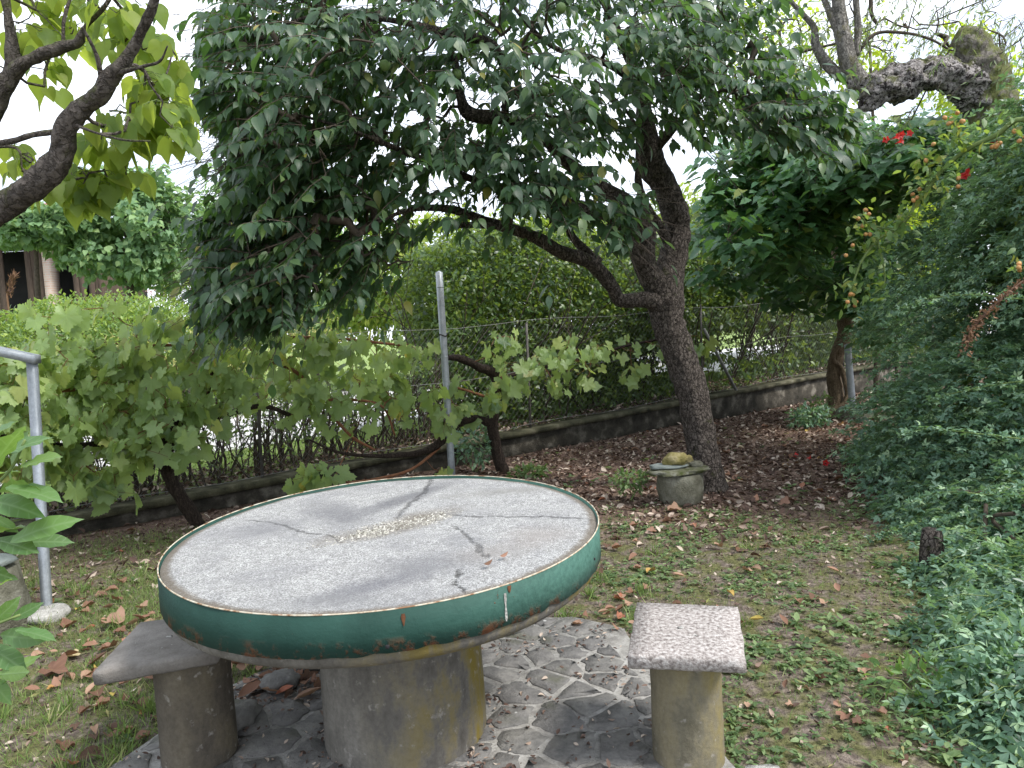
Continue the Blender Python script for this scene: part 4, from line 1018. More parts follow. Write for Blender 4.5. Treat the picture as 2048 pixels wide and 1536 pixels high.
build_catalpa()

# ------------------------------------------------------------------ grape vines along the wires
def build_vine(label, specs, regs, n, b, seed, nobj, sz=(.10, .19)):
    r = np.random.default_rng(seed); t = empty('grape_vine', b, label, 'vine', 'grape vines trained in front of the wall')
    skel = []
    for i, px in enumerate(specs):
        P, R = limb(px, 6, True); mb = MB(); tube(mb, P, R, 14 if i == 0 else 9, .22, 16); mb.build('trunk' if i == 0 else 'cane', M['vine_bark'] if px[0][3] > 9 else M['cane'], t, b); skel += list(P)
    tg = sample(regs, n, r); mb = MB(); dirs = grow(skel, tg, mb, r, .0022, .38, 4, .2, .05, seg=.2, rmax=.008); mb.build('shoots', M['cane'], t, b, True, 'stuff')
    pos, dv, uv = [], [], []; pet = MB()
    for p, d in zip(tg, dirs):
        for k in range(int(r.integers(2, 5))):
            a = r.normal(size=3) * .6 + np.array([0, -.4, .2]); e = p + nrm(a) * r.uniform(.05, .12)
            tube(pet, [p, e], .0016, 3, cap=False); pos.append(e)
            dv.append(nrm(np.array([a[0] * .6, -.35, -r.uniform(.3, 1.0)]) + r.normal(size=3) * .2)); uv.append(nrm(np.array([0, -.5, .8]) + r.normal(size=3) * .55))
    pet.build('petioles', M['cane'], t, b, True, 'stuff')
    foliage('grape', np.array(pos), np.array(dv), np.array(uv), r.uniform(*sz, len(pos)) * r.choice([.65, 1, 1], len(pos)), M['grape_leaf'], t, b, nobj, 'foliage', r=r)
tv = -.62
v1 = [[(398, 1050, tv, 26), (372, 1010, tv, 28), (345, 965, tv, 26), (332, 930, tv, 30), (325, 890, tv, 34), (345, 850, tv, 26), (385, 838, tv, 18), (430, 835, tv, 15), (520, 812, tv, 10), (580, 830, tv, 8)],
      [(322, 900, tv, 16), (270, 885, tv, 13), (190, 888, tv, 12), (120, 890, tv, 9), (0, 870, tv, 7), (-120, 850, tv, 6)],
      [(335, 905, tv, 22), (350, 870, tv, 14), (410, 800, tv, 8), (430, 700, tv, 7), (430, 660, tv, 5)], [(240, 690, tv, 6), (350, 690, tv, 6), (480, 680, tv, 6), (640, 675, tv, 6), (800, 690, tv, 5)],
      [(200, 780, tv, 6), (140, 780, tv, 8), (60, 790, tv, 7), (-80, 780, tv, 6)], [(540, 720, tv, 7), (600, 750, tv, 7), (640, 800, tv, 7), (700, 870, tv, 6), (750, 900, tv, 5)], [(600, 820, tv - .1, 6), (660, 800, tv - .1, 6), (760, 810, tv - .1, 5), (790, 870, tv - .1, 4)]]
r1 = [('t', 120, 745, 180, 70, -.95, -.3, 1.3), ('t', 40, 860, 150, 100, -1.0, -.3, 1.0), ('t', 190, 890, 120, 75, -1.0, -.3, .65), ('t', 330, 755, 160, 70, -.95, -.3, 1.1), ('t', 520, 720, 150, 75, -.95, -.3, 1.1),
      ('t', 690, 730, 120, 85, -.95, -.35, .9), ('t', 320, 860, 120, 60, -1.05, -.5, .85), ('t', 560, 800, 130, 35, -.95, -.4, .35), ('t', 730, 800, 110, 50, -.95, -.4, .35), ('t', 380, 950, 60, 40, -.9, -.5, .10), ('t', 640, 955, 35, 32, -1.1, -.7, .16),
      ('t', 830, 760, 60, 70, -.95, -.4, .3), ('t', 300, 640, 280, 28, -.9, -.4, .25), ('t', -150, 800, 100, 130, -1.0, -.3, .7), ('t', 210, 960, 60, 30, -.9, -.4, .15)]
b1 = DL(398, 1050, tv); b1[2] = 0
build_vine('large grape vine spreading on the wires between the square post and the tall round post', v1, r1, 430, b1, 31, 300)
tv2 = -.70
v2 = [[(1010, 958, tv2, 26), (998, 920, tv2, 24), (990, 880, tv2, 22), (985, 850, tv2, 24), (993, 800, tv2, 18), (990, 750, tv2, 22), (960, 735, tv2, 17), (925, 718, tv2, 15), (890, 715, tv2, 9)],
      [(985, 848, tv2, 18), (950, 838, tv2, 16), (915, 850, tv2, 14), (880, 885, tv2, 17), (840, 905, tv2, 13), (760, 912, tv2, 9), (680, 905, tv2, 6), (620, 880, tv2, 4)],
      [(992, 760, tv2, 10), (1060, 740, tv2, 7), (1150, 720, tv2, 6), (1260, 690, tv2, 5), (1340, 675, tv2, 4)], [(990, 800, tv2, 6), (930, 780, tv2, 5), (880, 770, tv2, 5)], [(880, 895, tv2, 5), (820, 940, tv2, 6), (740, 960, tv2, 5), (680, 965, tv2, 3)]]
r2 = [('t', 1090, 745, 110, 50, -1.0, -.45, 1.0), ('t', 1200, 715, 110, 42, -1.0, -.4, .8), ('t', 960, 790, 70, 40, -1.05, -.5, .55), ('t', 1010, 700, 40, 30, -1, -.5, .15), ('t', 890, 830, 60, 40, -1.0, -.5, .3), ('t', 880, 950, 20, 20, -1.0, -.8, .1), ('t', 1320, 680, 60, 25, -1, -.5, .3), ('t', 1430, 665, 40, 22, -1, -.6, .22)]
b2 = DL(1010, 958, tv2); b2[2] = 0
build_vine('small crooked grape vine to the right of the tall round post', v2, r2, 62, b2, 33, 200, (.11, .19))

# ------------------------------------------------------------------ hedges behind the wall
def hedge(name, label, s0, s1, H, step, seed, leaf_n, zlo, leafmat='hedge_leaf', depth=(.35, 1.1), gaps=(), lsz=(.04, .075), nstem=300, cat='hedge', topj=.25, prof=None):
    r = np.random.default_rng(seed); sm = (s0 + s1) / 2; b = ST(sm, .6, float(hb(sm)))
    h = empty(name, b, label, cat)
    ss = np.arange(s0, s1, step); extra = MB(); k_ = 0
    for s in ss:
        mb = MB(); s = s + r.normal() * .03; tt = r.uniform(*depth); z0 = float(hb(s)) - .02; hh = H * r.uniform(.45, .85) if H > 1.4 else H * r.uniform(.6, 1)
        def stem(p, d, L, rad, lev):
            n = 4; P = [p]
            for i in range(n): d = nrm(d + r.normal(size=3) * .16 + (0, 0, .05)); P.append(P[-1] + d * L / n)
            tube(mb, P, np.linspace(rad, rad * .5, n + 1), 5 if lev == 0 else 3, cap=False)
            if lev < 2:
                for j in range(int(r.integers(2, 5)) if lev == 0 else 2):
                    i = int(r.integers(1, n + 1)); stem(P[i], nrm(d + r.normal(size=3) * .55 + (0, 0, .3)), L * r.uniform(.3, .6), rad * .5, lev + 1)
        for j in range(int(r.integers(2, 4))):
            stem(ST(s + r.normal() * .05, tt + r.normal() * .05, z0), nrm(np.array([*(r.normal(size=2) * .22), 1])), hh, r.uniform(.008, .016), 0)
        if k_ < nstem: mb.build('stem', M['stem_bark'], h, b)
        k_ += 1
    n = leaf_n; s = r.uniform(s0, s1, n); f = r.random(n)
    top = np.array([(prof(x) if prof else H) + topj * mnoise.noise(Vector((x * 1.3, seed, 0))) + .5 * topj * mnoise.noise(Vector((x * 5, seed, 3))) for x in s])
    z = zlo + (top - zlo) * f ** (.75 if H < 1.4 else .95); tt = (depth[0] + depth[1]) / 2 + (r.random(n) - .5) * (depth[1] - depth[0] + .3) * np.where(z / top > .85, .7, 1)
    P = np.array([ST(a, c, 0) for a, c in zip(s, tt)]); P[:, 2] = hb(s) + z
    cl = np.array([mnoise.noise(Vector(p * 2.3)) + .5 * mnoise.noise(Vector(p * 6)) for p in P]); thin = np.clip((z - zlo) / .7, 0, 1) * .45 + (.42 if H > 1.4 else 0)
    keep = cl > (.05 - thin); q = proj(P)
    for u, v, ru, rv, pr in gaps:
        keep &= ~((((q[:, 0] - u) / ru) ** 2 + ((q[:, 1] - v) / rv) ** 2 < 1) & (r.random(n) < pr))
    P = P[keep]; n = len(P)
    mb = MB(); scatter(mb, 'small', P, nrm(r.normal(size=(n, 3)) + (0, -.4, .1)), nrm(r.normal(size=(n, 3)) * .6 + (0, -.5, .8)), r.uniform(*lsz, n), r)
    mb.build('foliage', M[leafmat], h, b, True, 'stuff')
hedge('hedge', 'low thin hedge of bare dark stems behind the large grape vine', -4.5, 4.3, .85, .06, 41, 15000, .15, 'hedge_leaf', (.3, .8), lsz=(.035, .06))
gaps = [(1480, 690, 95, 30, .9), (1435, 745, 50, 24, .92), (1310, 725, 40, 26, .85), (1180, 795, 50, 18, .5), (860, 850, 40, 25, .6), (700, 850, 100, 50, .8), (1180, 650, 60, 16, .5), (950, 620, 30, 16, .4), (1150, 420, 150, 40, .6)]
hedge('hedge', 'tall leafy evergreen hedge behind the tall round post', 4.2, 8.6, 2.2, .13, 42, 60000, .04, 'hedge_leaf', (.4, 1.5), gaps=gaps, lsz=(.05, .09), prof=lambda x: 2.3 + .25 * math.sin(x * 1.4))
hedge('hedge', 'dark dense hedge in deep shade at the far right end of the wall', 8.5, 18.5, 2.9, .2, 43, 110000, .04, 'hedge_leaf', (.4, 2.3), gaps=gaps, lsz=(.07, .12), prof=lambda x: 2.6 + min(1.8, max(0, (x - 9) * .35)))

# ------------------------------------------------------------------ trees and shrubs beyond the road
def crown_pts(C, Rr, n, r, shell=.25, lump=.35, seed=0):
    d = nrm(r.normal(size=(n, 3))); k = r.uniform(shell, 1, n) ** .5
    lum = np.array([1 + lump * mnoise.noise(Vector(x * 1.9 + seed)) + .5 * lump * mnoise.noise(Vector(x * 4.5 + seed)) for x in d])
    return C + d * (k * lum)[:, None] * Rr, d
def bg_tree(name, label, c_uvy, rad, mat, n, size, leaf='small', cat='tree', group=None, seed=1, trunk_r=.14, flat=.0, shell=.25, ground=None):
    r = np.random.default_rng(seed); C = D(*c_uvy); Rr = np.array(rad); s = (C[0] - W0[0]) * WD[0] + (C[1] - W0[1]) * WD[1]
    z0 = float(gz(C[0], C[1])); b = np.array([C[0], C[1], z0]); t = empty(name, b, label, cat, group)
    mb = MB(); top = C + (0, 0, Rr[2] * .2)
    P = catmull([b - (0, 0, .1), b + (C - b) * .4 + (r.normal() * .15, 0, 0), top], 5); tube(mb, P, np.linspace(trunk_r, trunk_r * .4, len(P)), 9, .1, 5); mb.build('trunk', M['stem_bark'], t, b)
    tg, _ = crown_pts(C, Rr * .9, 70, r, .3, .3, seed); mb = MB(); grow(P[len(P) // 2:], tg, mb, r, trunk_r * .09, .45, 4, .1, .05, seg=.5, rmax=trunk_r * .4); mb.build('branches', M['stem_bark'], t, b, True, 'stuff')
    pts, d = crown_pts(C, Rr, n, r, shell, .4, seed)
    cl = np.array([mnoise.noise(Vector(p * 1.4 + seed)) + .6 * mnoise.noise(Vector(p * 3.7)) for p in pts]); pts, d = pts[cl > -.22], d[cl > -.22]; n = len(pts)
    mb = MB(); scatter(mb, leaf, pts, nrm(d * .6 + r.normal(size=(n, 3)) * .6 + (0, 0, -.4)), nrm(UPV * .8 + d * .5 + r.normal(size=(n, 3)) * .4), r.uniform(size * .7, size * 1.3, n), r)
    mb.build('crown', M[mat], t, b, True, 'stuff')
    return t
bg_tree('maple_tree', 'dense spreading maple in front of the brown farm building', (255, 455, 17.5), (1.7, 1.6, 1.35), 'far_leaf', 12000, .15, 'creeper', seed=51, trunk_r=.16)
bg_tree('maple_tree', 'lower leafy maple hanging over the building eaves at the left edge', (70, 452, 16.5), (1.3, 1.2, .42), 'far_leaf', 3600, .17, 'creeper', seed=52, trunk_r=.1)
bg_tree('shrub', 'round clipped green shrub beyond the rounded hedge', (395, 580, 19), (.9, .9, .62), 'clip_leaf', 4500, .07, 'small', 'shrub', seed=53, trunk_r=.05, shell=.6)
bg_tree('tree', 'pale yellow feathery tree far off in the gap of sky', (445, 520, 30), (2.0, 2, 1.6), 'cream_leaf', 5000, .2, seed=54, trunk_r=.15)
bg_tree('tree', 'bright green young tree between the maple and the persimmon leaves', (400, 510, 24), (1.7, 1.5, 1.3), 'bright_leaf', 4500, .16, seed=55)
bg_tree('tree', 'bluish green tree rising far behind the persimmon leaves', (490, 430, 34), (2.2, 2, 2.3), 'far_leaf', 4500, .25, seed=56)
bg_tree('tree', 'yellow green tree behind the hedge above the tall round post', (830, 560, 17), (2.3, 1.6, 1.7), 'bright_leaf', 16000, .15, seed=57)
bg_tree('tree', 'bright sunlit tree behind the lowest persimmon limb', (1100, 530, 16.5), (2.0, 1.5, 1.5), 'bright_leaf', 15000, .14, seed=58)
bg_tree('tree', 'mid green tree behind the persimmon trunk', (1330, 520, 19), (2.2, 1.5, 1.7), 'bright_leaf', 14000, .16, seed=59)
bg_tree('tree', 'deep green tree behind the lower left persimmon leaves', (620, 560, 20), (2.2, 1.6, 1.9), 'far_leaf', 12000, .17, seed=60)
bg_tree('tree', 'tall bright tree behind the dark creeper arbour', (1650, 480, 19), (2.9, 2, 2.2), 'bright_leaf', 15000, .18, seed=61)
bg_tree('robinia_tree', 'luminous yellow green tree behind the broken mossy trunk', (1945, 160, 12), (.75, .7, 1.0), 'robinia_leaf', 3000, .10, seed=62, trunk_r=.06)
bg_tree('robinia_tree', 'sparse yellow green tree left of the upright grey limbs', (1560, 90, 13), (1.0, .8, 1.1), 'robinia_leaf', 1500, .10, seed=63, trunk_r=.06)
bg_tree('robinia_tree', 'small yellow green tree glimpsed under the mossy arm', (1740, 110, 12), (.6, .6, .7), 'robinia_leaf', 900, .10, seed=66, trunk_r=.05)
bg_tree('shrub', 'glowing yellow green shrub behind the rose canes', (1800, 470, 9.5), (.55, .5, .65), 'robinia_leaf', 3200, .07, cat='shrub', seed=64, trunk_r=.03)
t = bg_tree('flowering_shrub', 'pink flowering shrub at the end of the farm building', (322, 560, 21), (.45, .4, .6), 'bright_leaf', 900, .09, cat='shrub', seed=65, trunk_r=.03)
r_ = np.random.default_rng(2); pts, d_ = crown_pts(D(322, 560, 21), np.array((.45, .4, .55)), 140, r_, .7); mb = MB(); scatter(mb, 'small', pts - np.array(t.location), d_, nrm(d_ + (0, -1, 0)), .08, r_); mb.build('blossom', M['flower_pink'], t, None, True, 'stuff')

def build_dome():
    r = np.random.default_rng(71); C = D(205, 720, 13.2); C[2] = float(gz(C[0], C[1])); Rr = np.array([3.1, 2.0, D(205, 582, 13.2)[2] - C[2]])
    h = empty('clipped_hedge', C, 'broad rounded clipped hedge across the road on the left', 'hedge')
    mb = MB(); n = 34000; d = nrm(r.normal(size=(n, 3))); d[:, 2] = np.abs(d[:, 2]); k = r.uniform(.86, 1.0, n) + .03 * np.array([mnoise.noise(Vector(x * 6)) for x in d])
    e = nrm(np.sign(d) * np.abs(d) ** .75); P = C + e * k[:, None] * Rr * (1 + .0 * e[:, 2:])
    scatter(mb, 'small', P, nrm(d + r.normal(size=(n, 3)) * .7), nrm(d + UPV * .6 + r.normal(size=(n, 3)) * .4), r.uniform(.06, .10, n), r); mb.build('foliage', M['clip_leaf'], h, C, True, 'stuff')
    mb = MB()
    for k in range(60):
        a = C + np.array([r.uniform(-.7, .7) * Rr[0], r.uniform(-.7, .7) * Rr[1], 0]); tube(mb, [a, a + (r.normal() * .2, r.normal() * .2, 1.2)], .015, 4)
    mb.build('stems', M['stem_bark'], h, C)
build_dome()

# dry low bushes between vine and road at the left
def bush(name, label, cen, rad, mat, leaf, n, size, seed, stems=30, cat='bush', sm='stem_bark'):
    r = np.random.default_rng(seed); b = np.array([cen[0], cen[1], float(gz(cen[0], cen[1]))]); e = empty(name, b, label, cat)
    C = np.asarray(cen, float); tg, _ = crown_pts(C, np.array(rad), stems, r, .4); mb = MB(); grow([b, b + (0, 0, .02)], tg, mb, r, .0025, .4, 4, .1, .0, rmax=.015); mb.build('stems', M[sm], e, b, True, 'stuff')
    pts, d = crown_pts(C, np.array(rad), n, r, .1); mb = MB(); scatter(mb, leaf, pts, nrm(d + r.normal(size=(n, 3)) * .6), nrm(UPV + r.normal(size=(n, 3)) * .5), r.uniform(size * .7, size * 1.3, n), r); mb.build('foliage', M[mat], e, b, True, 'stuff')
    return e
for u, v, y, lab, sd in ((470, 700, 9.5, 'dry twiggy bush between the clipped hedge and the vine', 81), (610, 690, 10.5, 'dry twiggy bush left of the tall leafy hedge', 82), (330, 700, 9.0, 'dry twiggy bush in front of the clipped hedge', 83)):
    c = D(u, v, y); c[2] = max(c[2], .75); bush('twiggy_bush', lab, c, (.75, .5, .42), 'cream_leaf', 'willow', 900, .07, sd, 160)
c = D(60, 760, 8.0); bush('shrub', 'dark green shrub behind the left part of the large vine', c, (.8, .5, .5), 'hedge_leaf', 'small', 2500, .06, 84, 60)
for u, v, y, lab, sd, rd, nn, mt in ((1260, 960, 5.6, 'small bright clover plant beside the stacked stones', 85, (.16, .1, .09), 260, 'weed_leaf'), (1620, 835, 8.9, 'small leafy shrub at the foot of the creeper trunk', 86, (.28, .2, .16), 500, 'jasmine_leaf'), (950, 890, 7.2, 'bluish leafy weed against the low wall', 87, (.22, .15, .22), 300, 'jasmine_leaf'),
                                     (1060, 945, 6.8, 'low leafy weed on the bare soil behind the table', 88, (.2, .12, .06), 200, 'weed_leaf'), (1640, 810, 9.5, 'tuft of pale leaves against the creeper trunk', 89, (.18, .1, .14), 120, 'weed_leaf')):
    c = D(u, v, y); c[2] = max(rd[2] * .6, c[2] if c[2] < .5 else rd[2]); bush('small_plant', lab, c, rd, mt, 'small', nn, .045 if y < 6 else .06, sd, 14, 'plant', 'green_stem')

# ------------------------------------------------------------------ farm building
def box(mb, a, c):
    x0, y0, z0 = a; x1, y1, z1 = c
    V = [(x0, y0, z0), (x1, y0, z0), (x1, y1, z0), (x0, y1, z0), (x0, y0, z1), (x1, y0, z1), (x1, y1, z1), (x0, y1, z1)]
    mb.add(np.array(V), np.array([(0, 3, 2, 1), (4, 5, 6, 7), (0, 1, 5, 4), (1, 2, 6, 5), (2, 3, 7, 6), (3, 0, 4, 7)]))
def build_house():
    Y = 23.0; X = lambda u: float(D(u, 560, Y)[0]); gl = float(gz(X(0), Y)); top = float(D(40, 478, Y)[2])
    b = np.array([X(0), Y, gl]); h = empty('farm_building', b, 'brown wooden farm building with a brick pillar and dark open bays', 'building')
    def p(nm, mat, x0, x1, y0, y1, z0, z1):
        mb = MB(); box(mb, (x0, y0, z0), (x1, y1, z1)); mb.build(nm, M[mat], h, b, False)
    xr = X(205); xl = X(-400)
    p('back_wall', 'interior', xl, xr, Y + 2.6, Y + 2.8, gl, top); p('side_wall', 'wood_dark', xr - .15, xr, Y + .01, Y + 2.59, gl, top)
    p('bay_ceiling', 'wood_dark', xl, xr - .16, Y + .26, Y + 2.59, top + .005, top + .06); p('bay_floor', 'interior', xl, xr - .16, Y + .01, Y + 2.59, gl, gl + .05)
    p('lintel', 'wood_dark', xl, xr, Y - .02, Y + .25, top - .0, top + .35)
    mb = MB(); V = [(xl, Y - .8, top + .36), (xr + .4, Y - .8, top + .36), (xr + .4, Y + 3.4, top + 1.7), (xl, Y + 3.4, top + 1.7), (xl, Y - .8, top + .46), (xr + .4, Y - .8, top + .46), (xr + .4, Y + 3.4, top + 1.8), (xl, Y + 3.4, top + 1.8)]
    mb.add(np.array(V), np.array([(0, 3, 2, 1), (4, 5, 6, 7), (0, 1, 5, 4), (1, 2, 6, 5), (2, 3, 7, 6), (3, 0, 4, 7)])); mb.build('roof', M['roof_red'], h, b, False)
    p('pillar', 'brick_far', X(90), X(106), Y - .05, Y + .35, gl, top - .01)
    for a, c in ((-30, 8), (52, 88), (145, 168), (176, 200)):
        x0, x1 = X(a), X(c); mb = MB(); n = max(2, int((x1 - x0) / .18))
        for k in range(n): box(mb, (x0 + (x1 - x0) * k / n + .006, Y + .02 + .01 * (k % 2), gl), (x0 + (x1 - x0) * (k + 1) / n - .006, Y + .08 + .01 * (k % 2), top - .01))
        mb.build('door', M['wood_dark'], h, b, False)
build_house()
mb = MB(); b = D(20, 600, 15.5); r_ = np.random.default_rng(4)
e = empty('dry_grass_plume', (b[0], b[1], float(gz(b[0], b[1]))), 'tan dry plume in front of the dark bay of the farm building', 'plant')
bb = np.array(e.location); tube(mb, [bb, D(14, 590, 15.5), D(26, 555, 15.5)], [.02, .02, .012], 5); mb.build('stalk', M['dry_spray'], e, bb)
mb = MB(); a, c = D(16, 592, 15.5), D(28, 550, 15.5); n = 160; f = r_.random(n); scatter(mb, 'willow', a + (c - a) * f[:, None] + r_.normal(size=(n, 3)) * .03, nrm(np.array([.3, 0, 1]) + r_.normal(size=(n, 3)) * .4), nrm(r_.normal(size=(n, 3))), .12, r_); mb.build('plume', M['dry_spray'], e, bb, True, 'stuff')

# ------------------------------------------------------------------ creeper arbour
def trumpet(mb, base, d, s, r, open_=True):
    d = nrm(d); up = UPV if abs(d[2]) < .9 else np.array([1.0, 0, 0]); X = nrm(np.cross(d, up)); Y = np.cross(X, d)
    prof = [(0, .05), (.3, .09), (.6, .16), (.85, .22), (.95, .42)]; n = 10; V = []
    for f, rr in prof:
        for k in range(n):
            a = 2 * math.pi * k / n; q = rr * (1 + (.35 if k % 2 else -.1) * (f > .9)); V.append(base + s * (d * (f + (.06 if f > .9 and k % 2 else 0)) + q * (math.cos(a) * X + math.sin(a) * Y)))
    idx = np.arange(len(V)).reshape(len(prof), n); a, b = idx[:-1], idx[1:]
    mb.add(np.array(V), np.stack([a, np.roll(a, -1, 1), np.roll(b, -1, 1), b], -1).reshape(-1, 4), r.random())
def build_creeper():
    r = np.random.default_rng(91); b = G(1668, 825); b[2] = 0
    t = empty('trumpet_creeper', b, 'leafy creeper with a twisted pale trunk and red trumpet flowers beside the short metal post', 'climbing plant')
    y0 = b[1]; skel = []
    specs = [[(1670, 835, y0, 44), (1672, 790, y0, 30), (1668, 750, y0, 28), (1672, 715, y0 - .02, 26), (1682, 690, y0 - .03, 26), (1690, 665, y0, 28), (1690, 630, y0, 28), (1684, 600, y0, 26), (1678, 540, y0, 24), (1672, 480, y0, 22), (1650, 400, y0, 20), (1630, 330, y0 - .3, 14), (1620, 280, y0 - .6, 8)],
             [(1655, 822, y0 - .12, 14), (1680, 815, y0 - .14, 12), (1694, 790, y0 - .12, 9), (1690, 765, y0 - .12, 9), (1682, 735, y0 - .12, 10), (1666, 720, y0 - .12, 11), (1670, 700, y0 - .14, 11), (1690, 680, y0 - .12, 12), (1700, 662, y0 - .05, 10)],
             [(1632, 832, y0 - .1, 10), (1655, 826, y0 - .1, 14), (1690, 816, y0 - .1, 8)], [(1684, 600, y0, 14), (1740, 480, y0 - .4, 12), (1800, 380, y0 - 1, 10), (1850, 300, y0 - 1.4, 6)], [(1672, 480, y0, 14), (1560, 430, y0 - .6, 10), (1470, 380, y0 - 1.2, 7)]]
    for i, px in enumerate(specs):
        P, R = limb(px, 7); mb = MB(); tube(mb, P, R, 16 if i == 0 else 8, .2, 14); mb.build('trunk' if i == 0 else 'limb', M['kiwi_bark'], t, b); skel += list(P[len(P) // 2:] if i == 0 else P)
    regs = [('y', 1620, 350, 200, 95, 6.9, 9.6, 1.5), ('y', 1540, 440, 150, 90, 6.8, 9.4, 1.0), ('y', 1740, 330, 160, 90, 6.4, 9.0, 1.1), ('y', 1640, 480, 140, 110, 7.6, 10.0, 1.0), ('y', 1690, 570, 60, 60, 8.6, 9.9, .35), ('y', 1470, 480, 90, 100, 8.2, 10, .45), ('y', 1860, 300, 90, 60, 6.2, 8.0, .5), ('y', 1600, 560, 110, 60, 9, 10.5, .4), ('y', 1780, 560, 60, 130, 8.6, 10.2, .7), ('y', 1560, 290, 80, 30, 7.2, 8.6, .3)]
    tg = sample(regs, 900, r); mb = MB(); dirs = grow(skel, tg, mb, r, .003, .42, 4, .14, .08, seg=.25, rmax=.03); mb.build('branches', M['twig'], t, b, True, 'stuff')
    pos, dv, uv = [], [], []
    for p, d in zip(tg, dirs):
        a = nrm(np.array([r.normal(), r.normal() - .5, 0])); 
        for k in range(int(r.integers(8, 14))):
            ang = r.uniform(-1.5, 1.5); c, s = math.cos(ang), math.sin(ang); q = np.array([a[0] * c - a[1] * s, a[0] * s + a[1] * c, 0]); e = p + q * r.uniform(.03, .3) + (0, 0, r.normal() * .05)
            pos.append(e); dv.append(nrm(q + (0, 0, -r.uniform(.0, .55)))); uv.append(nrm(UPV + (0, -.3, 0) + r.normal(size=3) * .2))
    foliage('creeper', np.array(pos), np.array(dv), np.array(uv), r.uniform(.08, .17, len(pos)), M['creeper_leaf'], t, b, 300, 'foliage', r=r)
    for u, v, y in ((1768, 274, 6.1), (1783, 278, 6.05), (1790, 288, 6.05), (1812, 272, 6.15), (1795, 270, 6.1), (1995, 262, 5.3), (1922, 350, 5.2), (1934, 352, 5.25), (1980, 285, 5.3)):
        mb = MB(); trumpet(mb, D(u, v, y), nrm(np.array([r.normal() * .8 - .2, -1.0, r.normal() * .4])), .06, r); mb.build('flower', M['flower_red'], t, b)
build_creeper()
r_ = np.random.default_rng(14)
for i, (u, v, lab) in enumerate(((1583, 917, 'fallen red trumpet flower, first from the persimmon trunk'), (1608, 921, 'small crumpled red flower second from the persimmon trunk'), (1650, 931, 'bright red fallen flower in the middle of the bare soil'), (1733, 922, 'long orange red flower lying nearest the jasmine bush'))):
    q = G(u, v); e = empty('fallen_flower', q, lab, 'flower', 'red flowers fallen on the soil'); mb = MB()
    trumpet(mb, q + (0, 0, .02), np.array([1, r_.normal() * .5, .1]) if i != 2 else np.array([-.3, -1, .3]), .062, r_); mb.build('petals', M['flower_red'], e, q)

# ------------------------------------------------------------------ stacked stones and stump at the tree foot
q = G(1362, 1006); q[2] = 0
e = empty('stone_mortar', q, 'old round bottomed stone mortar standing beside the persimmon trunk', 'stone')
mb = MB(); V0 = MB(); lathe(mb, [(.0, -.02), (.12, -.02), (.165, .03), (.185, .12), (.18, .2), (.175, .245), (.0, .25)], q, 40, .10, seed=2); o = mb.build('mortar_body', M['stone_old'], e, q)
def flat_stone(name, label, c, rr, sq, mat, seed, amp=.25, group='stones piled on the mortar', rot=0.0, cat='stone'):
    mb = MB(); rock(mb, c, rr, seed, sq, 3, amp, rot=rot); return tag(mb.build(name, M[mat], None, None, False), label, cat, group)
flat_stone('flat_stone', 'thin mossy flat stone lying across the top of the mortar', q + (-.01, 0, .27), .23, (1.05, .8, .13), 'stone_moss', 3.1, rot=.2)
flat_stone('flat_stone', 'grey slate piece under the left side of the yellow rock', q + (-.09, -.02, .305), .12, (1.2, .8, .14), 'slate', 8.0)
flat_stone('rock', 'mossy yellow rock on top of the pile', q + (-.035, -.02, .355), .085, (1.15, .8, .62), 'stone_yellow', 5.7, .35)
flat_stone('rock', 'smaller tan rock right of the mossy yellow rock', q + (.055, .0, .35), .045, (1.1, .8, .7), 'stone_yellow', 1.7, .3)
flat_stone('rock', 'pale pebble lying at the right end of the mossy flat stone', q + (.125, -.02, .31), .05, (1.1, .7, .5), 'stone_old', 9.7, .3)
# rough stone block and slate at the left edge
q = G(-35, 1262); q[2] = 0
mb = MB(); lathe(mb, [(.0, -.02), (.235, -.02), (.225, .1), (.20, .22), (.19, .33), (0, .34)], q, 36, .2, seed=6); e = mb.build('stone_block', M['stone_old'], None, None); tag(e, 'rough round stone block at the left edge beside the square post', 'stone')
flat_stone('slate_plate', 'grey green slate plate lying on the rough round block', q + (-.05, -.06, .37), .25, (1, .8, .10), 'slate', 2.4, .2, None)
q = G(1885, 1165); mb = MB(); lathe(mb, [(.0, -.03), (.075, -.03), (.06, .1), (.055, .18), (.045, .24), (0, .25)], q + (.03, .14, 0), 24, .3, seed=9); tag(mb.build('stone_stump', M['persimmon_bark'], None, None), 'mossy stump half buried under the jasmine bush', 'stump')

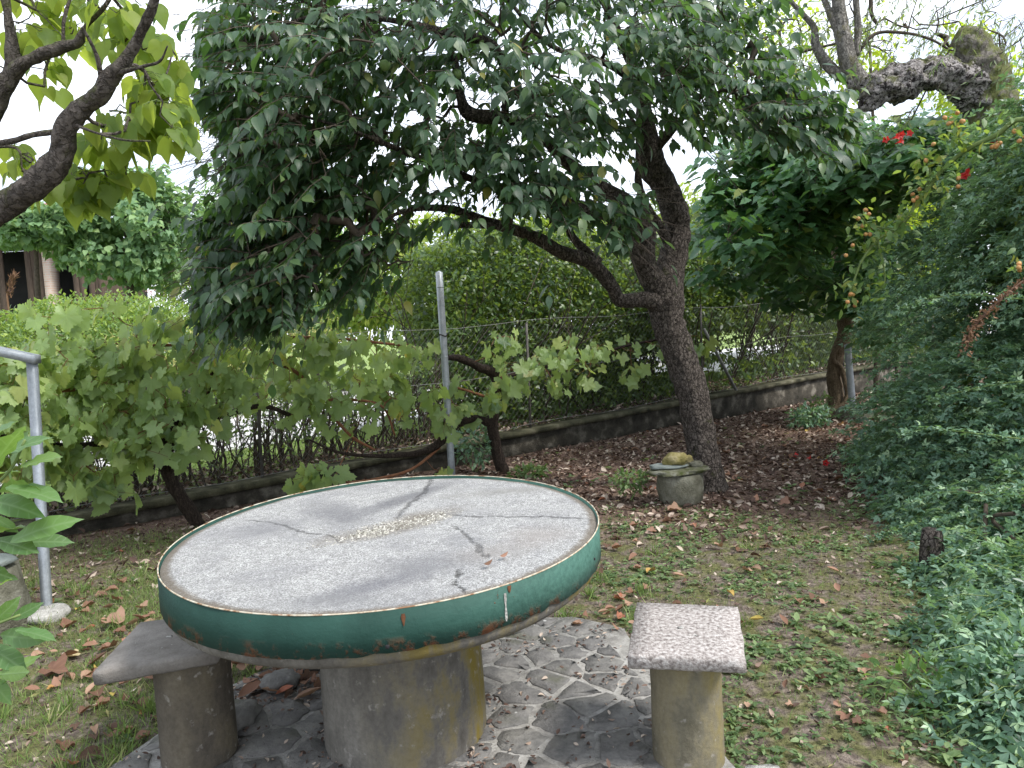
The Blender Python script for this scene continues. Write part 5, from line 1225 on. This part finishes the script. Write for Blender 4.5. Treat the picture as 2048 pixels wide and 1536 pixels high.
# ------------------------------------------------------------------ broken mossy willow
def build_willow():
    r = np.random.default_rng(101); b = G(2060, 1020); b[1] = 6.1; b[0] = D(2075, 900, 6.1)[0]; b[2] = 0
    t = empty('pollard_tree', b, 'old broken mossy tree with a dead horizontal arm and upright grey limbs', 'tree'); Y = 6.1
    specs = [('trunk', 'mossy_bark', [(2078, 1000, Y, 120), (2070, 800, Y, 105), (2055, 600, Y, 96), (2030, 430, Y, 92), (2003, 300, Y, 92), (1980, 200, Y, 88), (1962, 140, Y, 84), (1945, 95, Y, 66), (1930, 72, Y, 54), (1922, 60, Y, 22)]),
             ('dead_arm', 'dead_wood', [(1965, 200, Y, 80), (1925, 165, Y - .03, 70), (1880, 148, Y - .05, 62), (1840, 150, Y - .08, 60), (1800, 165, Y - .1, 66), (1755, 175, Y - .12, 60), (1720, 168, Y - .12, 44), (1700, 150, Y - .1, 30)]),
             ('hanging_stub', 'dead_wood', [(1735, 165, Y - .12, 58), (1742, 195, Y - .12, 50), (1725, 215, Y - .12, 22), (1716, 220, Y - .12, 8)]),
             ('limb', 'grey_bark', [(1735, 185, Y - .12, 50), (1702, 140, Y - .12, 36), (1690, 90, Y - .12, 30), (1680, 40, Y - .1, 27), (1675, -30, Y - .1, 22), (1670, -160, Y - .1, 14)]),
             ('limb', 'grey_bark', [(1705, 165, Y - .1, 22), (1660, 135, Y - .05, 22), (1632, 90, Y, 17), (1628, 55, Y, 13), (1605, 28, Y, 10), (1570, -10, Y, 8)]),
             ('limb', 'grey_bark', [(1712, 110, Y - .1, 16), (1716, 60, Y - .1, 14), (1712, 0, Y - .1, 12), (1710, -100, Y, 8)]),
             ('limb', 'grey_bark', [(1690, 100, Y - .1, 14), (1665, 40, Y - .1, 14), (1645, -10, Y, 11), (1620, -90, Y, 7)]),
             ('limb', 'stem_bark', [(1712, 110, Y, 8), (1750, 68, Y, 7), (1810, 66, Y, 6), (1860, 78, Y, 5), (1900, 100, Y, 4)]),
             ('limb', 'stem_bark', [(1745, -60, Y + .4, 9), (1742, 20, Y + .4, 8), (1755, 50, Y + .4, 6)]),
             ('limb', 'stem_bark', [(1700, 80, Y + .2, 5), (1600, 105, Y + .2, 5), (1500, 135, Y + .3, 4)])]
    skel = []
    for nm, mt, px in specs:
        P, R = limb(px, 14); mb = MB(); tube(mb, P, R, 36 if px[0][3] > 40 else 9, .22 if mt == 'mossy_bark' else .38 if mt in ('dead_wood', 'mossy_bark') else .15, 13); mb.build(nm, M[mt], t, b)
        if mt in ('grey_bark', 'stem_bark'): skel += list(P)
    tg = sample([('y', 1640, 60, 120, 90, 5.6, 7.4, .8), ('y', 1850, 30, 200, 80, 5.6, 7.6, 1.3), ('y', 1980, 60, 110, 90, 5.4, 7.4, .9), ('y', 1800, -120, 300, 100, 5.5, 7.5, 1.2), ('y', 1590, 140, 70, 50, 5.8, 7, .3), ('y', 1830, 240, 60, 30, 6.4, 7.2, .15)], 200, r)
    mb = MB(); dirs = grow(skel, tg, mb, r, .0025, .45, 4, .12, .0, seg=.25, rmax=.014)
    pos, dv = [], []
    for p, d in zip(tg, dirs):
        dd = nrm(np.array([-.55, -.1, -.75]) + r.normal(size=3) * .25); L = r.uniform(.3, .7); e = p + dd * L; tube(mb, [p, (p + e) / 2 + (0, 0, .03), e], .0018, 3, cap=False)
        for k in range(16): pos.append(p + (e - p) * r.random()); dv.append(nrm(dd + r.normal(size=3) * .55))
    mb.build('branches', M['stem_bark'], t, b, True, 'stuff'); n = len(pos)
    foliage('willow', np.array(pos), np.array(dv), nrm(UPV + r.normal(size=(n, 3)) * .6), r.uniform(.05, .09, n), M['willow_leaf'], t, b, 0, 'crown', r=r)
    # bracket of moss and flakes on the arm
    P, R = limb(specs[1][2], 8); mb = MB()
    for k in range(34):
        i = int(r.integers(2, len(P) - 2)); a = r.uniform(-.4, 3.2); q = P[i] + np.array([0, -math.sin(a) * .8, math.cos(a)]) * R[i] * .95; rock(mb, q, r.uniform(.015, .04), k, (1.3, .6, .9), 1, .5, tint=r.random())
    mb.build('rough_flakes', M['dead_wood'], t, b, False)
build_willow()

# ------------------------------------------------------------------ cascading jasmine bush
def build_jasmine():
    r = np.random.default_rng(111); b = np.array([3.4, 4.8, 0.0])
    t = empty('jasmine_bush', b, 'huge bush of cascading dark green shoots with tiny leaves filling the right side', 'bush')
    EL = [(D(2110, 650, 6.2), (1.30, 1.5, 1.6), 1.5), (D(2060, 900, 5.4), (1.02, 1.2, 1.0), 1.3), (D(2100, 1140, 4.3), (.56, 1.0, .72), 1.0), (D(2160, 1320, 3.4), (.42, .6, .5), .75), (D(1985, 960, 6.6), (1.0, 1.2, .85), .6), (D(2180, 410, 5.0), (.62, 1.0, 1.0), .8), (D(2100, 500, 6.0), (.62, 1.0, 1.1), .9), (D(2040, 1090, 4.9), (.5, .8, .5), .4), (D(2150, 1420, 2.75), (.25, .4, .34), .4), (D(2160, 1500, 2.35), (.2, .3, .25), .25)]
    C = [(np.array(c), np.array(rr)) for c, rr, w in EL]; W = np.array([w for *_, w in EL]); W = W / W.sum()
    pos, dv, uv, sz = [], [], [], []; st = MB()
    N = 8200; ids = r.choice(len(C), N, p=W)
    main = nrm(np.array([-.80, -.42, -.36]))
    for i in ids:
        c, rr = C[i]; d = nrm(r.normal(size=3) + np.array([-.7, -.5, .25])); k = r.uniform(.55, 1) ** .35
        k *= 1 + .16 * mnoise.noise(Vector((c + d * rr) * 1.6)) + .08 * mnoise.noise(Vector((c + d * rr) * 4.5)); k *= 1 + .07 * math.sin((c[2] + d[2] * rr[2] * k) * 10 + 3 * d[1]); p = c + d * rr * k
        if p[2] < .03: p[2] = r.uniform(.03, .2)
        q = proj(p)[0]
        if q[2] < 1.55: continue
        out = nrm(d / rr); dd = nrm(main + out * .45 + r.normal(size=3) * .3); L = r.uniform(.22, .5)
        mid = p + dd * L * .5 + (0, 0, .03 * L); e = p + dd * L + (0, 0, -.12 * L); e[2] = max(e[2], .02)
        if r.random() < .45: tube(st, [p, mid, e], [.003, .002, .0012], 3, cap=False)
        m = int(L / .028); f = (np.arange(m) + r.random()) / m
        Q = p[None] * ((1 - f) ** 2)[:, None] + 2 * mid[None] * (f * (1 - f))[:, None] + e[None] * (f ** 2)[:, None]
        Q = Q + r.normal(size=(m, 3)) * .012
        pos.append(Q); a = nrm(r.normal(size=(m, 3)) * .8 + dd + out * .5); dv.append(a); uv.append(nrm(np.tile(UPV * .8 + out * .6, (m, 1)) + r.normal(size=(m, 3)) * .35)); sz.append(r.uniform(.028, .055, m))
    # loose whips that reach out of the mass
    for pts in ([(2060, 600, 4.0), (1930, 590, 4.3), (1830, 605, 4.6), (1770, 650, 4.8)], [(2060, 880, 3.4), (1960, 868, 3.5), (1850, 858, 3.7), (1800, 872, 3.8)], [(2060, 760, 4.0), (1960, 775, 4.2), (1850, 800, 4.4)], [(1990, 990, 3.6), (1880, 985, 3.7), (1810, 1010, 3.8)],
                [(2060, 1240, 2.8), (1980, 1236, 2.9), (1900, 1240, 3.0)], [(1950, 1150, 3.0), (1900, 1190, 3.0), (1850, 1235, 3.0), (1800, 1260, 3.05)], [(2060, 1330, 2.4), (1990, 1380, 2.4), (1930, 1420, 2.4)], [(1860, 500, 5.0), (1800, 580, 5.2), (1750, 640, 5.4)], [(1850, 650, 5.2), (1780, 700, 5.3), (1740, 760, 5.4)], [(2060, 1440, 2.3), (1990, 1470, 2.3), (1940, 1510, 2.3)], [(1850, 1040, 4.2), (1790, 1060, 4.2), (1740, 1080, 4.2)]):
        P = catmull([D(*q) for q in pts], 12); tube(st, P, np.linspace(.004, .0015, len(P)), 4, cap=False)
        Q = np.repeat(P, 3, 0) + r.normal(size=(len(P) * 3, 3)) * .012; pos.append(Q); dv.append(nrm(r.normal(size=Q.shape) + (-.5, -.3, .3))); uv.append(nrm(UPV + r.normal(size=Q.shape) * .4)); sz.append(r.uniform(.02, .036, len(Q)))
    st.build('shoots', M['green_stem'], t, b, True, 'stuff')
    pos, dv, uv, sz = map(np.concatenate, (pos, dv, uv, sz))
    foliage('trifol', pos, dv, uv, sz, M['jasmine_leaf'], t, b, 300, 'foliage', r=r)
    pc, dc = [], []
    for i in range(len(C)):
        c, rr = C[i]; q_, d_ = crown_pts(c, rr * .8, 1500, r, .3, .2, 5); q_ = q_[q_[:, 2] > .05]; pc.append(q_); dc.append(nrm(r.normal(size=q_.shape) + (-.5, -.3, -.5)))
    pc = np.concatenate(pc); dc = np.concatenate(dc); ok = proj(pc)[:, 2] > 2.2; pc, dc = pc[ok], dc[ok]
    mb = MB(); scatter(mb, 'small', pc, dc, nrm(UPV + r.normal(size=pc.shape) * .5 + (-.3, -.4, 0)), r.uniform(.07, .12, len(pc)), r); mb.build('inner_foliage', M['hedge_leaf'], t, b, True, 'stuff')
    mb = MB()
    for k in range(60):
        c, rr = C[int(r.integers(0, 4))]; a = np.array([c[0] + r.normal() * .3, c[1] + r.normal() * .3, 0]); e = c + r.normal(size=3) * rr * .4; e[2] = max(e[2], .3)
        tube(mb, catmull([a, (a + e) / 2 + r.normal(size=3) * .1, e], 4), .012, 5, cap=False)
    mb.build('old_stems', M['stem_bark'], t, b)
build_jasmine()
# broad leaved weeds under its near edge
c = G(1990, 1440); bush('shrub', 'low leafy undergrowth below the jasmine in the near right corner', c + (.15, 0, .16), (.30, .26, .12), 'jasmine_leaf', 'small', 1100, .03, 121, 30, sm='green_stem')
c = G(1850, 1400); bush('small_plant', 'pale pinnate seedling cluster on the ground in the near right corner', c + (0, 0, .07), (.22, .2, .07), 'front_leaf', 'small', 220, .04, 122, 14, 'plant', 'green_stem')

# ------------------------------------------------------------------ rose cane with hips
def build_rose():
    r = np.random.default_rng(131); b = np.array([D(2120, 240, 4.4)[0] + .3, 4.5, 0.0])
    t = empty('rose_bush', b, 'arching green rose cane with clusters of orange brown hips', 'shrub')
    canes = [[(2160, 1400, 4.6, 16), (2180, 800, 4.6, 15), (2170, 400, 4.5, 14), (2060, 245, 4.4, 11), (1990, 272, 4.5, 10), (1930, 302, 4.6, 9), (1880, 345, 4.7, 8), (1850, 385, 4.75, 8), (1835, 395, 4.8, 7), (1820, 430, 4.8, 7), (1790, 460, 4.85, 6), (1755, 480, 4.9, 6), (1725, 520, 4.9, 5), (1705, 570, 4.9, 4), (1695, 600, 4.9, 3)],
             [(1930, 302, 4.6, 6), (1915, 265, 4.6, 5), (1905, 240, 4.6, 4)], [(1850, 385, 4.75, 5), (1860, 340, 4.7, 4), (1840, 300, 4.7, 3)], [(1790, 460, 4.85, 5), (1740, 450, 4.9, 4), (1722, 432, 4.9, 3)], [(1755, 480, 4.9, 4), (1770, 560, 4.9, 3), (1745, 590, 4.9, 3)], [(2170, 400, 4.4, 8), (2100, 470, 4.2, 6), (2045, 540, 4.1, 4)]]
    skel = []
    for i, px in enumerate(canes):
        P, R = limb(px, 6); mb = MB(); tube(mb, P, R, 7); mb.build('cane', M['green_stem'], t, b); skel += list(P[18:] if i == 0 else P)
    skel = np.array(skel); pos = skel[r.integers(0, len(skel), 520)] + r.normal(size=(520, 3)) * .06; n = len(pos)
    foliage('small', pos, nrm(r.normal(size=(n, 3)) + (-.3, -.3, -.3)), nrm(UPV + r.normal(size=(n, 3)) * .4 + (0, -.3, 0)), r.uniform(.045, .08, n), M['rose_leaf'], t, b, 220, 'foliage', r=r)
    for (u, v, y, n) in ((1907, 238, 4.6, 9), (1990, 296, 4.5, 5), (1836, 394, 4.75, 4), (1722, 430, 4.9, 3), (1742, 458, 4.9, 5), (1694, 498, 4.9, 2), (1695, 590, 4.9, 3), (1710, 598, 4.9, 3), (1912, 368, 4.6, 2), (2040, 540, 4.1, 4), (2046, 270, 4.4, 3), (1870, 300, 4.7, 2)):
        for k in range(n):
            q = D(u + r.normal() * 9, v + r.normal() * 8, y) + (0, r.normal() * .02, 0); mb = MB(); d = nrm(r.normal(size=3) + (0, -.3, 0)); tube(mb, [q - d * .016, q - d * .008, q, q + d * .008, q + d * .014], [.005, .012, .0145, .012, .006], 8); mb.build('rose_hip', M['hip'], t, b)
build_rose()
def build_spray():
    r = np.random.default_rng(141); P, R = limb([(2120, 520, 3.6, 12), (2050, 560, 3.6, 10), (2010, 590, 3.6, 10), (1980, 620, 3.6, 12), (1955, 645, 3.6, 12), (1940, 665, 3.6, 10), (1934, 700, 3.6, 5)], 6)
    b = P[0]; e = empty('dry_flower_spray', b, 'dead brown flower spray hanging in front of the jasmine', 'dry spray'); mb = MB(); tube(mb, P, R * .4, 6, .3, 30); mb.build('stalk', M['dry_spray'], e, b)
    n = 420; i = r.integers(6, len(P), n); pos = P[i] + r.normal(size=(n, 3)) * (.006 + .012 * (i / len(P)))[:, None]; mb = MB(); scatter(mb, 'small', pos, nrm(r.normal(size=(n, 3)) + (-.4, 0, -.8)), nrm(r.normal(size=(n, 3))), r.uniform(.012, .026, n), r); mb.build('dry_florets', M['dry_spray'], e, b, True, 'stuff')
build_spray()

# ------------------------------------------------------------------ leafy shoots close at the left edge
def build_front():
    r = np.random.default_rng(151); b = np.array([-1.9, 1.75, 0.0]); e = empty('leafy_sapling', b, 'bright green wavy leaved sapling close to the camera at the left edge', 'sapling')
    ys = 1.75
    stems = [[(-420, 1700, ys, 22), (-300, 1400, ys, 18), (-180, 1150, ys, 14), (-60, 1020, ys, 9), (20, 940, ys, 6), (50, 880, ys, 4)], [(-300, 1400, ys, 12), (-160, 1300, ys - .1, 9), (-40, 1260, ys - .15, 7), (40, 1230, ys - .15, 5)], [(-180, 1150, ys, 9), (-60, 1120, ys, 7), (30, 1080, ys, 5), (60, 1060, ys, 3)], [(-160, 1300, ys - .1, 8), (-60, 1370, ys - .15, 6), (20, 1350, ys - .15, 4)]]
    for px in stems: P, R = limb(px, 5); mb = MB(); tube(mb, P, R, 7); mb.build('stem', M['green_stem'], e, b)
    # leaves: base px, tip px
    for (u0, v0, u1, v1, dy) in [(-20, 930, 60, 860, .0), (20, 960, 40, 865, .05), (-30, 960, 30, 850, -.05), (40, 935, 105, 905, .0), (0, 985, 85, 965, .05), (10, 975, 110, 985, -.02), (-30, 1000, 55, 1010, 0), (-20, 1030, 30, 1060, .03), (-40, 900, 15, 840, .08),
                                 (20, 1085, 125, 1030, -.03), (-10, 1080, 60, 1095, 0), (40, 1085, 135, 1078, .04), (-30, 1075, 40, 1040, .06), (20, 1240, 75, 1210, -.1), (0, 1270, 60, 1278, -.12), (30, 1260, 105, 1270, -.15), (-30, 1290, 40, 1330, -.1), (-20, 1250, 30, 1205, -.15), (-10, 1350, 60, 1345, -.15), (-40, 1340, 20, 1400, -.12), (-20, 1380, 50, 1310, -.1), (-40, 1200, 10, 1150, -.05), (-50, 970, 20, 920, .1), (-60, 1120, 0, 1160, 0)]:
        a = D(u0, v0, ys + dy); c = D(u1, v1, ys + dy + r.uniform(-.06, .02)); d = c - a
        put_leaf('oak', a, d, nrm(np.array([0, -.4, .8]) + r.normal(size=3) * .45), np.linalg.norm(d) * 1.12, M['front_leaf'], e, b, 'leaf', r)
build_front()

# ------------------------------------------------------------------ ground cover
def zone_pts(n, r, x0, x1, y0, y1, dens):
    P = np.column_stack([r.uniform(x0, x1, n), r.uniform(y0, y1, n)]); keep = np.array([dens(x, y) for x, y in P]) > r.random(n)
    t = (P[:, 0] - W0[0]) * WN[0] + (P[:, 1] - W0[1]) * WN[1]; keep &= t < -.1
    keep &= ~np.array([in_poly(x, y, PATIO) for x, y in P])
    P = P[keep]; return np.column_stack([P, gz(P[:, 0], P[:, 1])])
nz = lambda x, y, f, s=0: mnoise.noise(Vector((x * f, y * f, s)))
def sm(a, b, x): return min(1, max(0, (x - a) / (b - a)))
def g_left(x, y): return sm(-.6, -1.2, x) * (1 - sm(5.0, 6.0, y - (x + 2) * .3)) * (.55 + .9 * nz(x, y, 1.6))
def g_right(x, y): return sm(.2, .5, x) * (1 - sm(4.3, 5.6, y)) * (.10 + .5 * max(0, nz(x, y, 1.8, 3)))
r = np.random.default_rng(201)
def grass_obj(P, hh, nm, label, matn, up=.9, kind='blade'):
    n = len(P); d = nrm(np.column_stack([r.normal(size=n) * .45, r.normal(size=n) * .45, np.full(n, up)])); mb = MB(); scatter(mb, kind, P, d, nrm(r.normal(size=(n, 3)) * np.array([1, 1, .2])), r.uniform(*hh, n), r)
    tag(mb.build(nm, M[matn], None, None, True), label, 'grass', None, 'stuff')
grass_obj(zone_pts(230000, r, -5, -.5, 1.2, 6.8, g_left), (.02, .055), 'grass', 'short grass on the left of the table between fallen leaves', 'grass')
grass_obj(zone_pts(130000, r, .2, 3.5, 1.2, 6.5, g_right), (.015, .05), 'sparse_grass', 'thin grass over the mossy soil right of the table', 'grass')
tuft = []
for _ in range(90):
    x, y = r.uniform(-3.5, -.9), r.uniform(1.6, 4.5)
    for k in range(26): tuft.append((x + r.normal() * .02, y + r.normal() * .02, 0))
for (u, v) in ((1180, 1190), (1290, 1190), (1310, 1105), (1500, 1100), (1130, 1240), (1200, 1160), (350, 1230), (300, 1420), (420, 1340), (1480, 1250), (1270, 1240)):
    q = G(u, v)
    for k in range(40): tuft.append((q[0] + r.normal() * .03, q[1] + r.normal() * .03, 0))
tuft = np.array([p for p in tuft if not in_poly(p[0], p[1], PATIO)]); tuft[:, 2] = gz(tuft[:, 0], tuft[:, 1]); grass_obj(tuft, (.05, .11), 'grass_tufts', 'longer grass tufts round the paving and the stools', 'grass', .8)
Pv = np.column_stack([r.uniform(-6, 14, 42000), r.uniform(.5, 2.4, 42000)]); Q = np.array([ST(a, c) for a, c in Pv]); Q[:, 2] = gz(Q[:, 0], Q[:, 1]); grass_obj(Q, (.05, .11), 'verge_grass', 'green verge between the hedge and the pale road', 'grass')
# broad-leaved weeds: little rosettes
def weeds(n, x0, x1, y0, y1, dens, size, nm, label, leaves=(4, 8), h=.02):
    P = zone_pts(n, r, x0, x1, y0, y1, dens); pos, dv, uv, sz = [], [], [], []
    for p in P:
        k = int(r.integers(*leaves)); s = r.uniform(*size); a0 = r.random() * 6.28
        for j in range(k):
            a = a0 + 6.28 * j / k + r.normal() * .2; d = np.array([math.cos(a), math.sin(a), r.uniform(.0, .6)]); pos.append(p + (0, 0, r.uniform(0, h))); dv.append(d); uv.append(UPV + r.normal(size=3) * .25); sz.append(s * r.uniform(.7, 1.2))
    mb = MB(); scatter(mb, 'small', np.array(pos), nrm(np.array(dv)), nrm(np.array(uv)), np.array(sz), r); tag(mb.build(nm, M['weed_leaf'], None, None, True), label, 'weeds', None, 'stuff')
weeds(17000, .2, 3.6, 1.3, 5.6, lambda x, y: sm(.25, .6, x) * (1 - sm(4.6, 5.8, y)) * (.30 + 1.1 * nz(x, y, 2.2, 8)), (.012, .036), 'low_weeds', 'small broad leaved weeds over the soil right of the table')
weeds(420, .6, 2.4, 1.3, 3.2, lambda x, y: .18 + .6 * nz(x, y, 2.0, 5), (.03, .055), 'broad_weeds', 'larger leafy weeds on the soil right of the granite stool', (4, 7), .04)
weeds(1500, -4.5, -.6, 1.3, 6.5, lambda x, y: .16 + .6 * nz(x, y, 1.7, 2), (.02, .045), 'lawn_weeds', 'small weeds in the grass left of the table')
weeds(1200, 0, 5, 5.5, 9.5, lambda x, y: .08 + .45 * nz(x, y, 1.3, 4), (.03, .06), 'soil_weeds', 'scattered weeds on the bare soil behind the persimmon')
# leaf litter crumbs and twigs
def litter(n, x0, x1, y0, y1, dens, size, nm, label, kind='dryoval', mat='litter'):
    P = zone_pts(n, r, x0, x1, y0, y1, dens); m = len(P); P[:, 2] += r.uniform(.002, .02, m); d = np.column_stack([r.normal(size=m), r.normal(size=m), r.normal(size=m) * .22])
    mb = MB(); scatter(mb, kind, P, nrm(d), nrm(UPV + r.normal(size=(m, 3)) * .38), r.uniform(*size, m), r); tag(mb.build(nm, M[mat], None, None, True), label, 'leaf litter', None, 'stuff')
far = lambda x, y: sm(4.4, 5.8, y + x * .15 + .5 * nz(x, y, 1.1, 1)) if x > -2.2 else .25
litter(46000, -4, 7.5, 4.0, 12.5, far, (.025, .075), 'leaf_litter', 'dark reddish leaf litter covering the soil behind the table')
litter(17000, -4.5, 3.6, 1.3, 6.5, lambda x, y: .45 if x > 0 else .5, (.010, .036), 'leaf_crumbs', 'small brown leaf crumbs scattered on moss and grass')
litter(5000, -3, 5, 1.5, 9, lambda x, y: .35, (.02, .06), 'pale_twigs', 'pale straw bits and twigs scattered on the ground', 'willow', 'cream_leaf')
P = [(r.uniform(-1.45, .7), r.uniform(1.3, 3.4)) for _ in range(9000)]; P = np.array([(x, y, .034) for x, y in P if in_poly(x, y, PATIO) and r.random() < .10 + .9 * max(0, nz(x, y, 3.1, 6)) + (.5 if x < -.5 and y > 2.6 else 0) + (.3 if math.hypot(x + .44, y - 2.45) < .36 else 0)])
m = len(P); mb = MB(); scatter(mb, 'dryoval', P, nrm(np.column_stack([r.normal(size=m), r.normal(size=m), r.normal(size=m) * .15])), nrm(UPV + r.normal(size=(m, 3)) * .3), r.uniform(.006, .028, m), r); tag(mb.build('paving_debris', M['litter'], None, None, True), 'brown crumbs of leaf and soil lying on the paving', 'leaf litter', None, 'stuff')
n_ = 9000; Q = np.array([ST(r.uniform(-5, 14), r.uniform(.12, 1.0), 0) for _ in range(n_)]); Q[:, 2] = gz(Q[:, 0], Q[:, 1]) + r.uniform(.0, .09, n_)
mb = MB(); scatter(mb, 'dryoval', Q, nrm(r.normal(size=(n_, 3)) * (1, 1, .4)), nrm(UPV + r.normal(size=(n_, 3)) * .5), r.uniform(.03, .07, n_), r); tag(mb.build('hedge_litter', M['litter'], None, None, True), 'dead leaves caught under the hedge behind the wall', 'leaf litter', None, 'stuff')
# loose soil crumbs
P = zone_pts(30000, r, -4, 5, 1.3, 8, lambda x, y: .6); m = len(P); mb = MB(); scatter(mb, 'tiny', P + (0, 0, .004), nrm(r.normal(size=(m, 3))), nrm(r.normal(size=(m, 3))), r.uniform(.008, .025, m), r); tag(mb.build('soil_crumbs', M['soil_crumb'], None, None, False), 'loose dark crumbs of soil', 'soil', None, 'stuff')

# ------------------------------------------------------------------ single fallen leaves
ORD = ['nearest', 'second nearest', 'third nearest', 'fourth nearest', 'fifth nearest', 'sixth nearest', 'seventh nearest', 'eighth nearest', 'ninth nearest', 'tenth nearest'] + ['%dth nearest' % k for k in range(11, 60)]
LM = {'the square post': G(95, 1232), 'the left stool': np.array([-1.15, 2.36, 0]), 'the large vine trunk': G(398, 1050), 'the rough round block': G(10, 1262), 'the tall round post': G(905, 965), 'the persimmon trunk': G(1418, 985),
      'the stone mortar': G(1362, 1006), 'the small vine trunk': G(1003, 945), 'the mossy stump': G(1862, 1180), 'the granite stool': np.array([.5, 2.2, 0]), 'the short metal post': G(1707, 835), 'the table pedestal': np.array([-.44, 2.45, 0]), 'the tiny clover plant': G(1260, 985)}
def fallen(n, pick, label, group, size, kinds=('dry', 'dryoval'), mat='dry_leaf', z=.012, name='fallen_leaf'):
    k = 0; tries = 0; made = []
    while k < n and tries < n * 60:
        tries += 1; q = pick()
        if q is None: continue
        d = nrm(np.array([r.normal(), r.normal(), r.normal() * .12])); u = nrm(UPV + r.normal(size=3) * .28)
        o = put_leaf(kinds[int(r.integers(0, len(kinds)))], q + (0, 0, z), d, u, r.uniform(*size), M[mat], None, None, name, r); k += 1
        near = sorted((float(np.hypot(*(v[:2] - q[:2]))), nm) for nm, v in LM.items())[0]; made.append((near[1], near[0], o))
    for nm in LM:
        for i, (_, _, o) in enumerate(sorted((m for m in made if m[0] == nm), key=lambda m: m[1])): tag(o, '%s, %s to %s' % (label, ORD[i], nm), 'leaf', group)
def pick_px(u0, u1, v0, v1, ok=lambda q: True, z=0.0):
    def f():
        q = G(r.uniform(u0, u1), r.uniform(v0, v1), z); t = (q - W0) @ WN
        if t > -.12 or not ok(q): return None
        q[2] = max(z, float(gz(q[0], q[1]))); return q
    return f
out_p = lambda q: not in_poly(q[0], q[1], PATIO)
fallen(75, pick_px(60, 330, 1060, 1536, out_p), 'curled brown leaf lying in the left grass', 'brown leaves in the grass left of the table', (.035, .085))
fallen(34, pick_px(110, 330, 1160, 1400, out_p), 'reddish brown leaf in the left drift', 'leaf drift by the left stool', (.05, .105), ('dry', 'dryoval'))
fallen(75, pick_px(1000, 1730, 850, 1010), 'dry leaf on the bare soil', 'dry leaves on the bare soil', (.06, .12))
fallen(46, pick_px(1200, 1700, 1010, 1260, out_p), 'reddish leaf on the mossy ground', 'reddish leaves on the moss', (.05, .09))
fallen(22, pick_px(1500, 1880, 1260, 1536, out_p), 'small pale leaf on the weedy soil', 'pale leaves on the weedy soil', (.03, .07))
fallen(30, pick_px(440, 640, 1315, 1420), 'brown leaf drifted on the paving', 'leaves on the paving', (.05, .11), z=.035)
fallen(8, pick_px(1150, 1260, 1225, 1270), 'small leaf at the grassy paving edge', 'leaves at the paving edge', (.04, .07), z=.03)
for u, v, lab in ((1000, 1112, 'small tan leaf curled on the tabletop near its cracked edge'), (990, 985, 'thin dark twig of leaf on the far part of the tabletop'), (968, 1128, 'dark scrap of leaf on the tabletop beside the tan leaf')):
    q = G(u, v, .765); tag(put_leaf('dryoval', q, np.array([.7, .5, .1]), nrm(UPV + (0, -.3, 0)), .03, M['dry_leaf'], None, None, 'fallen_leaf', r), lab, 'leaf')
for (u, v, lab, s) in ((1330, 1025, 'large orange red leaf on the soil in front of the mortar', .13), (85, 1345, 'big dark red lobed leaf in the near left grass', .15), (1700, 1455, 'bright yellow leaf on the weedy soil in the near right', .05), (1290, 1068, 'yellow leaf on the moss right of the table rim', .08), (205, 1250, 'long flat tan leaf by the cement foot of the square post', .16)):
    q = G(u, v); q[2] = .02; tag(put_leaf('dry', q, np.array([.8, -.3, .05]), nrm(UPV + (0, -.2, 0)), s, M['dry_leaf'], None, None, 'fallen_leaf', r), lab, 'leaf')
# loose dark stones on the paving behind the left stool
for i, (u, v, s, lab) in enumerate(((458, 1445, .10, 'dark angular stone lump on the paving beside the left stool column'), (560, 1370, .075, 'dark flat stone under the leaf drift on the paving'), (620, 1335, .06, 'small dark stone near the table pedestal'))):
    q = G(u, v, .03); mb = MB(); rock(mb, q + (0, 0, .02), s, 5.5 + i, (1, .9, .4), 3, .35); tag(mb.build('loose_stone', M['paving'], None, None, False), lab, 'stone', 'loose stones on the paving')
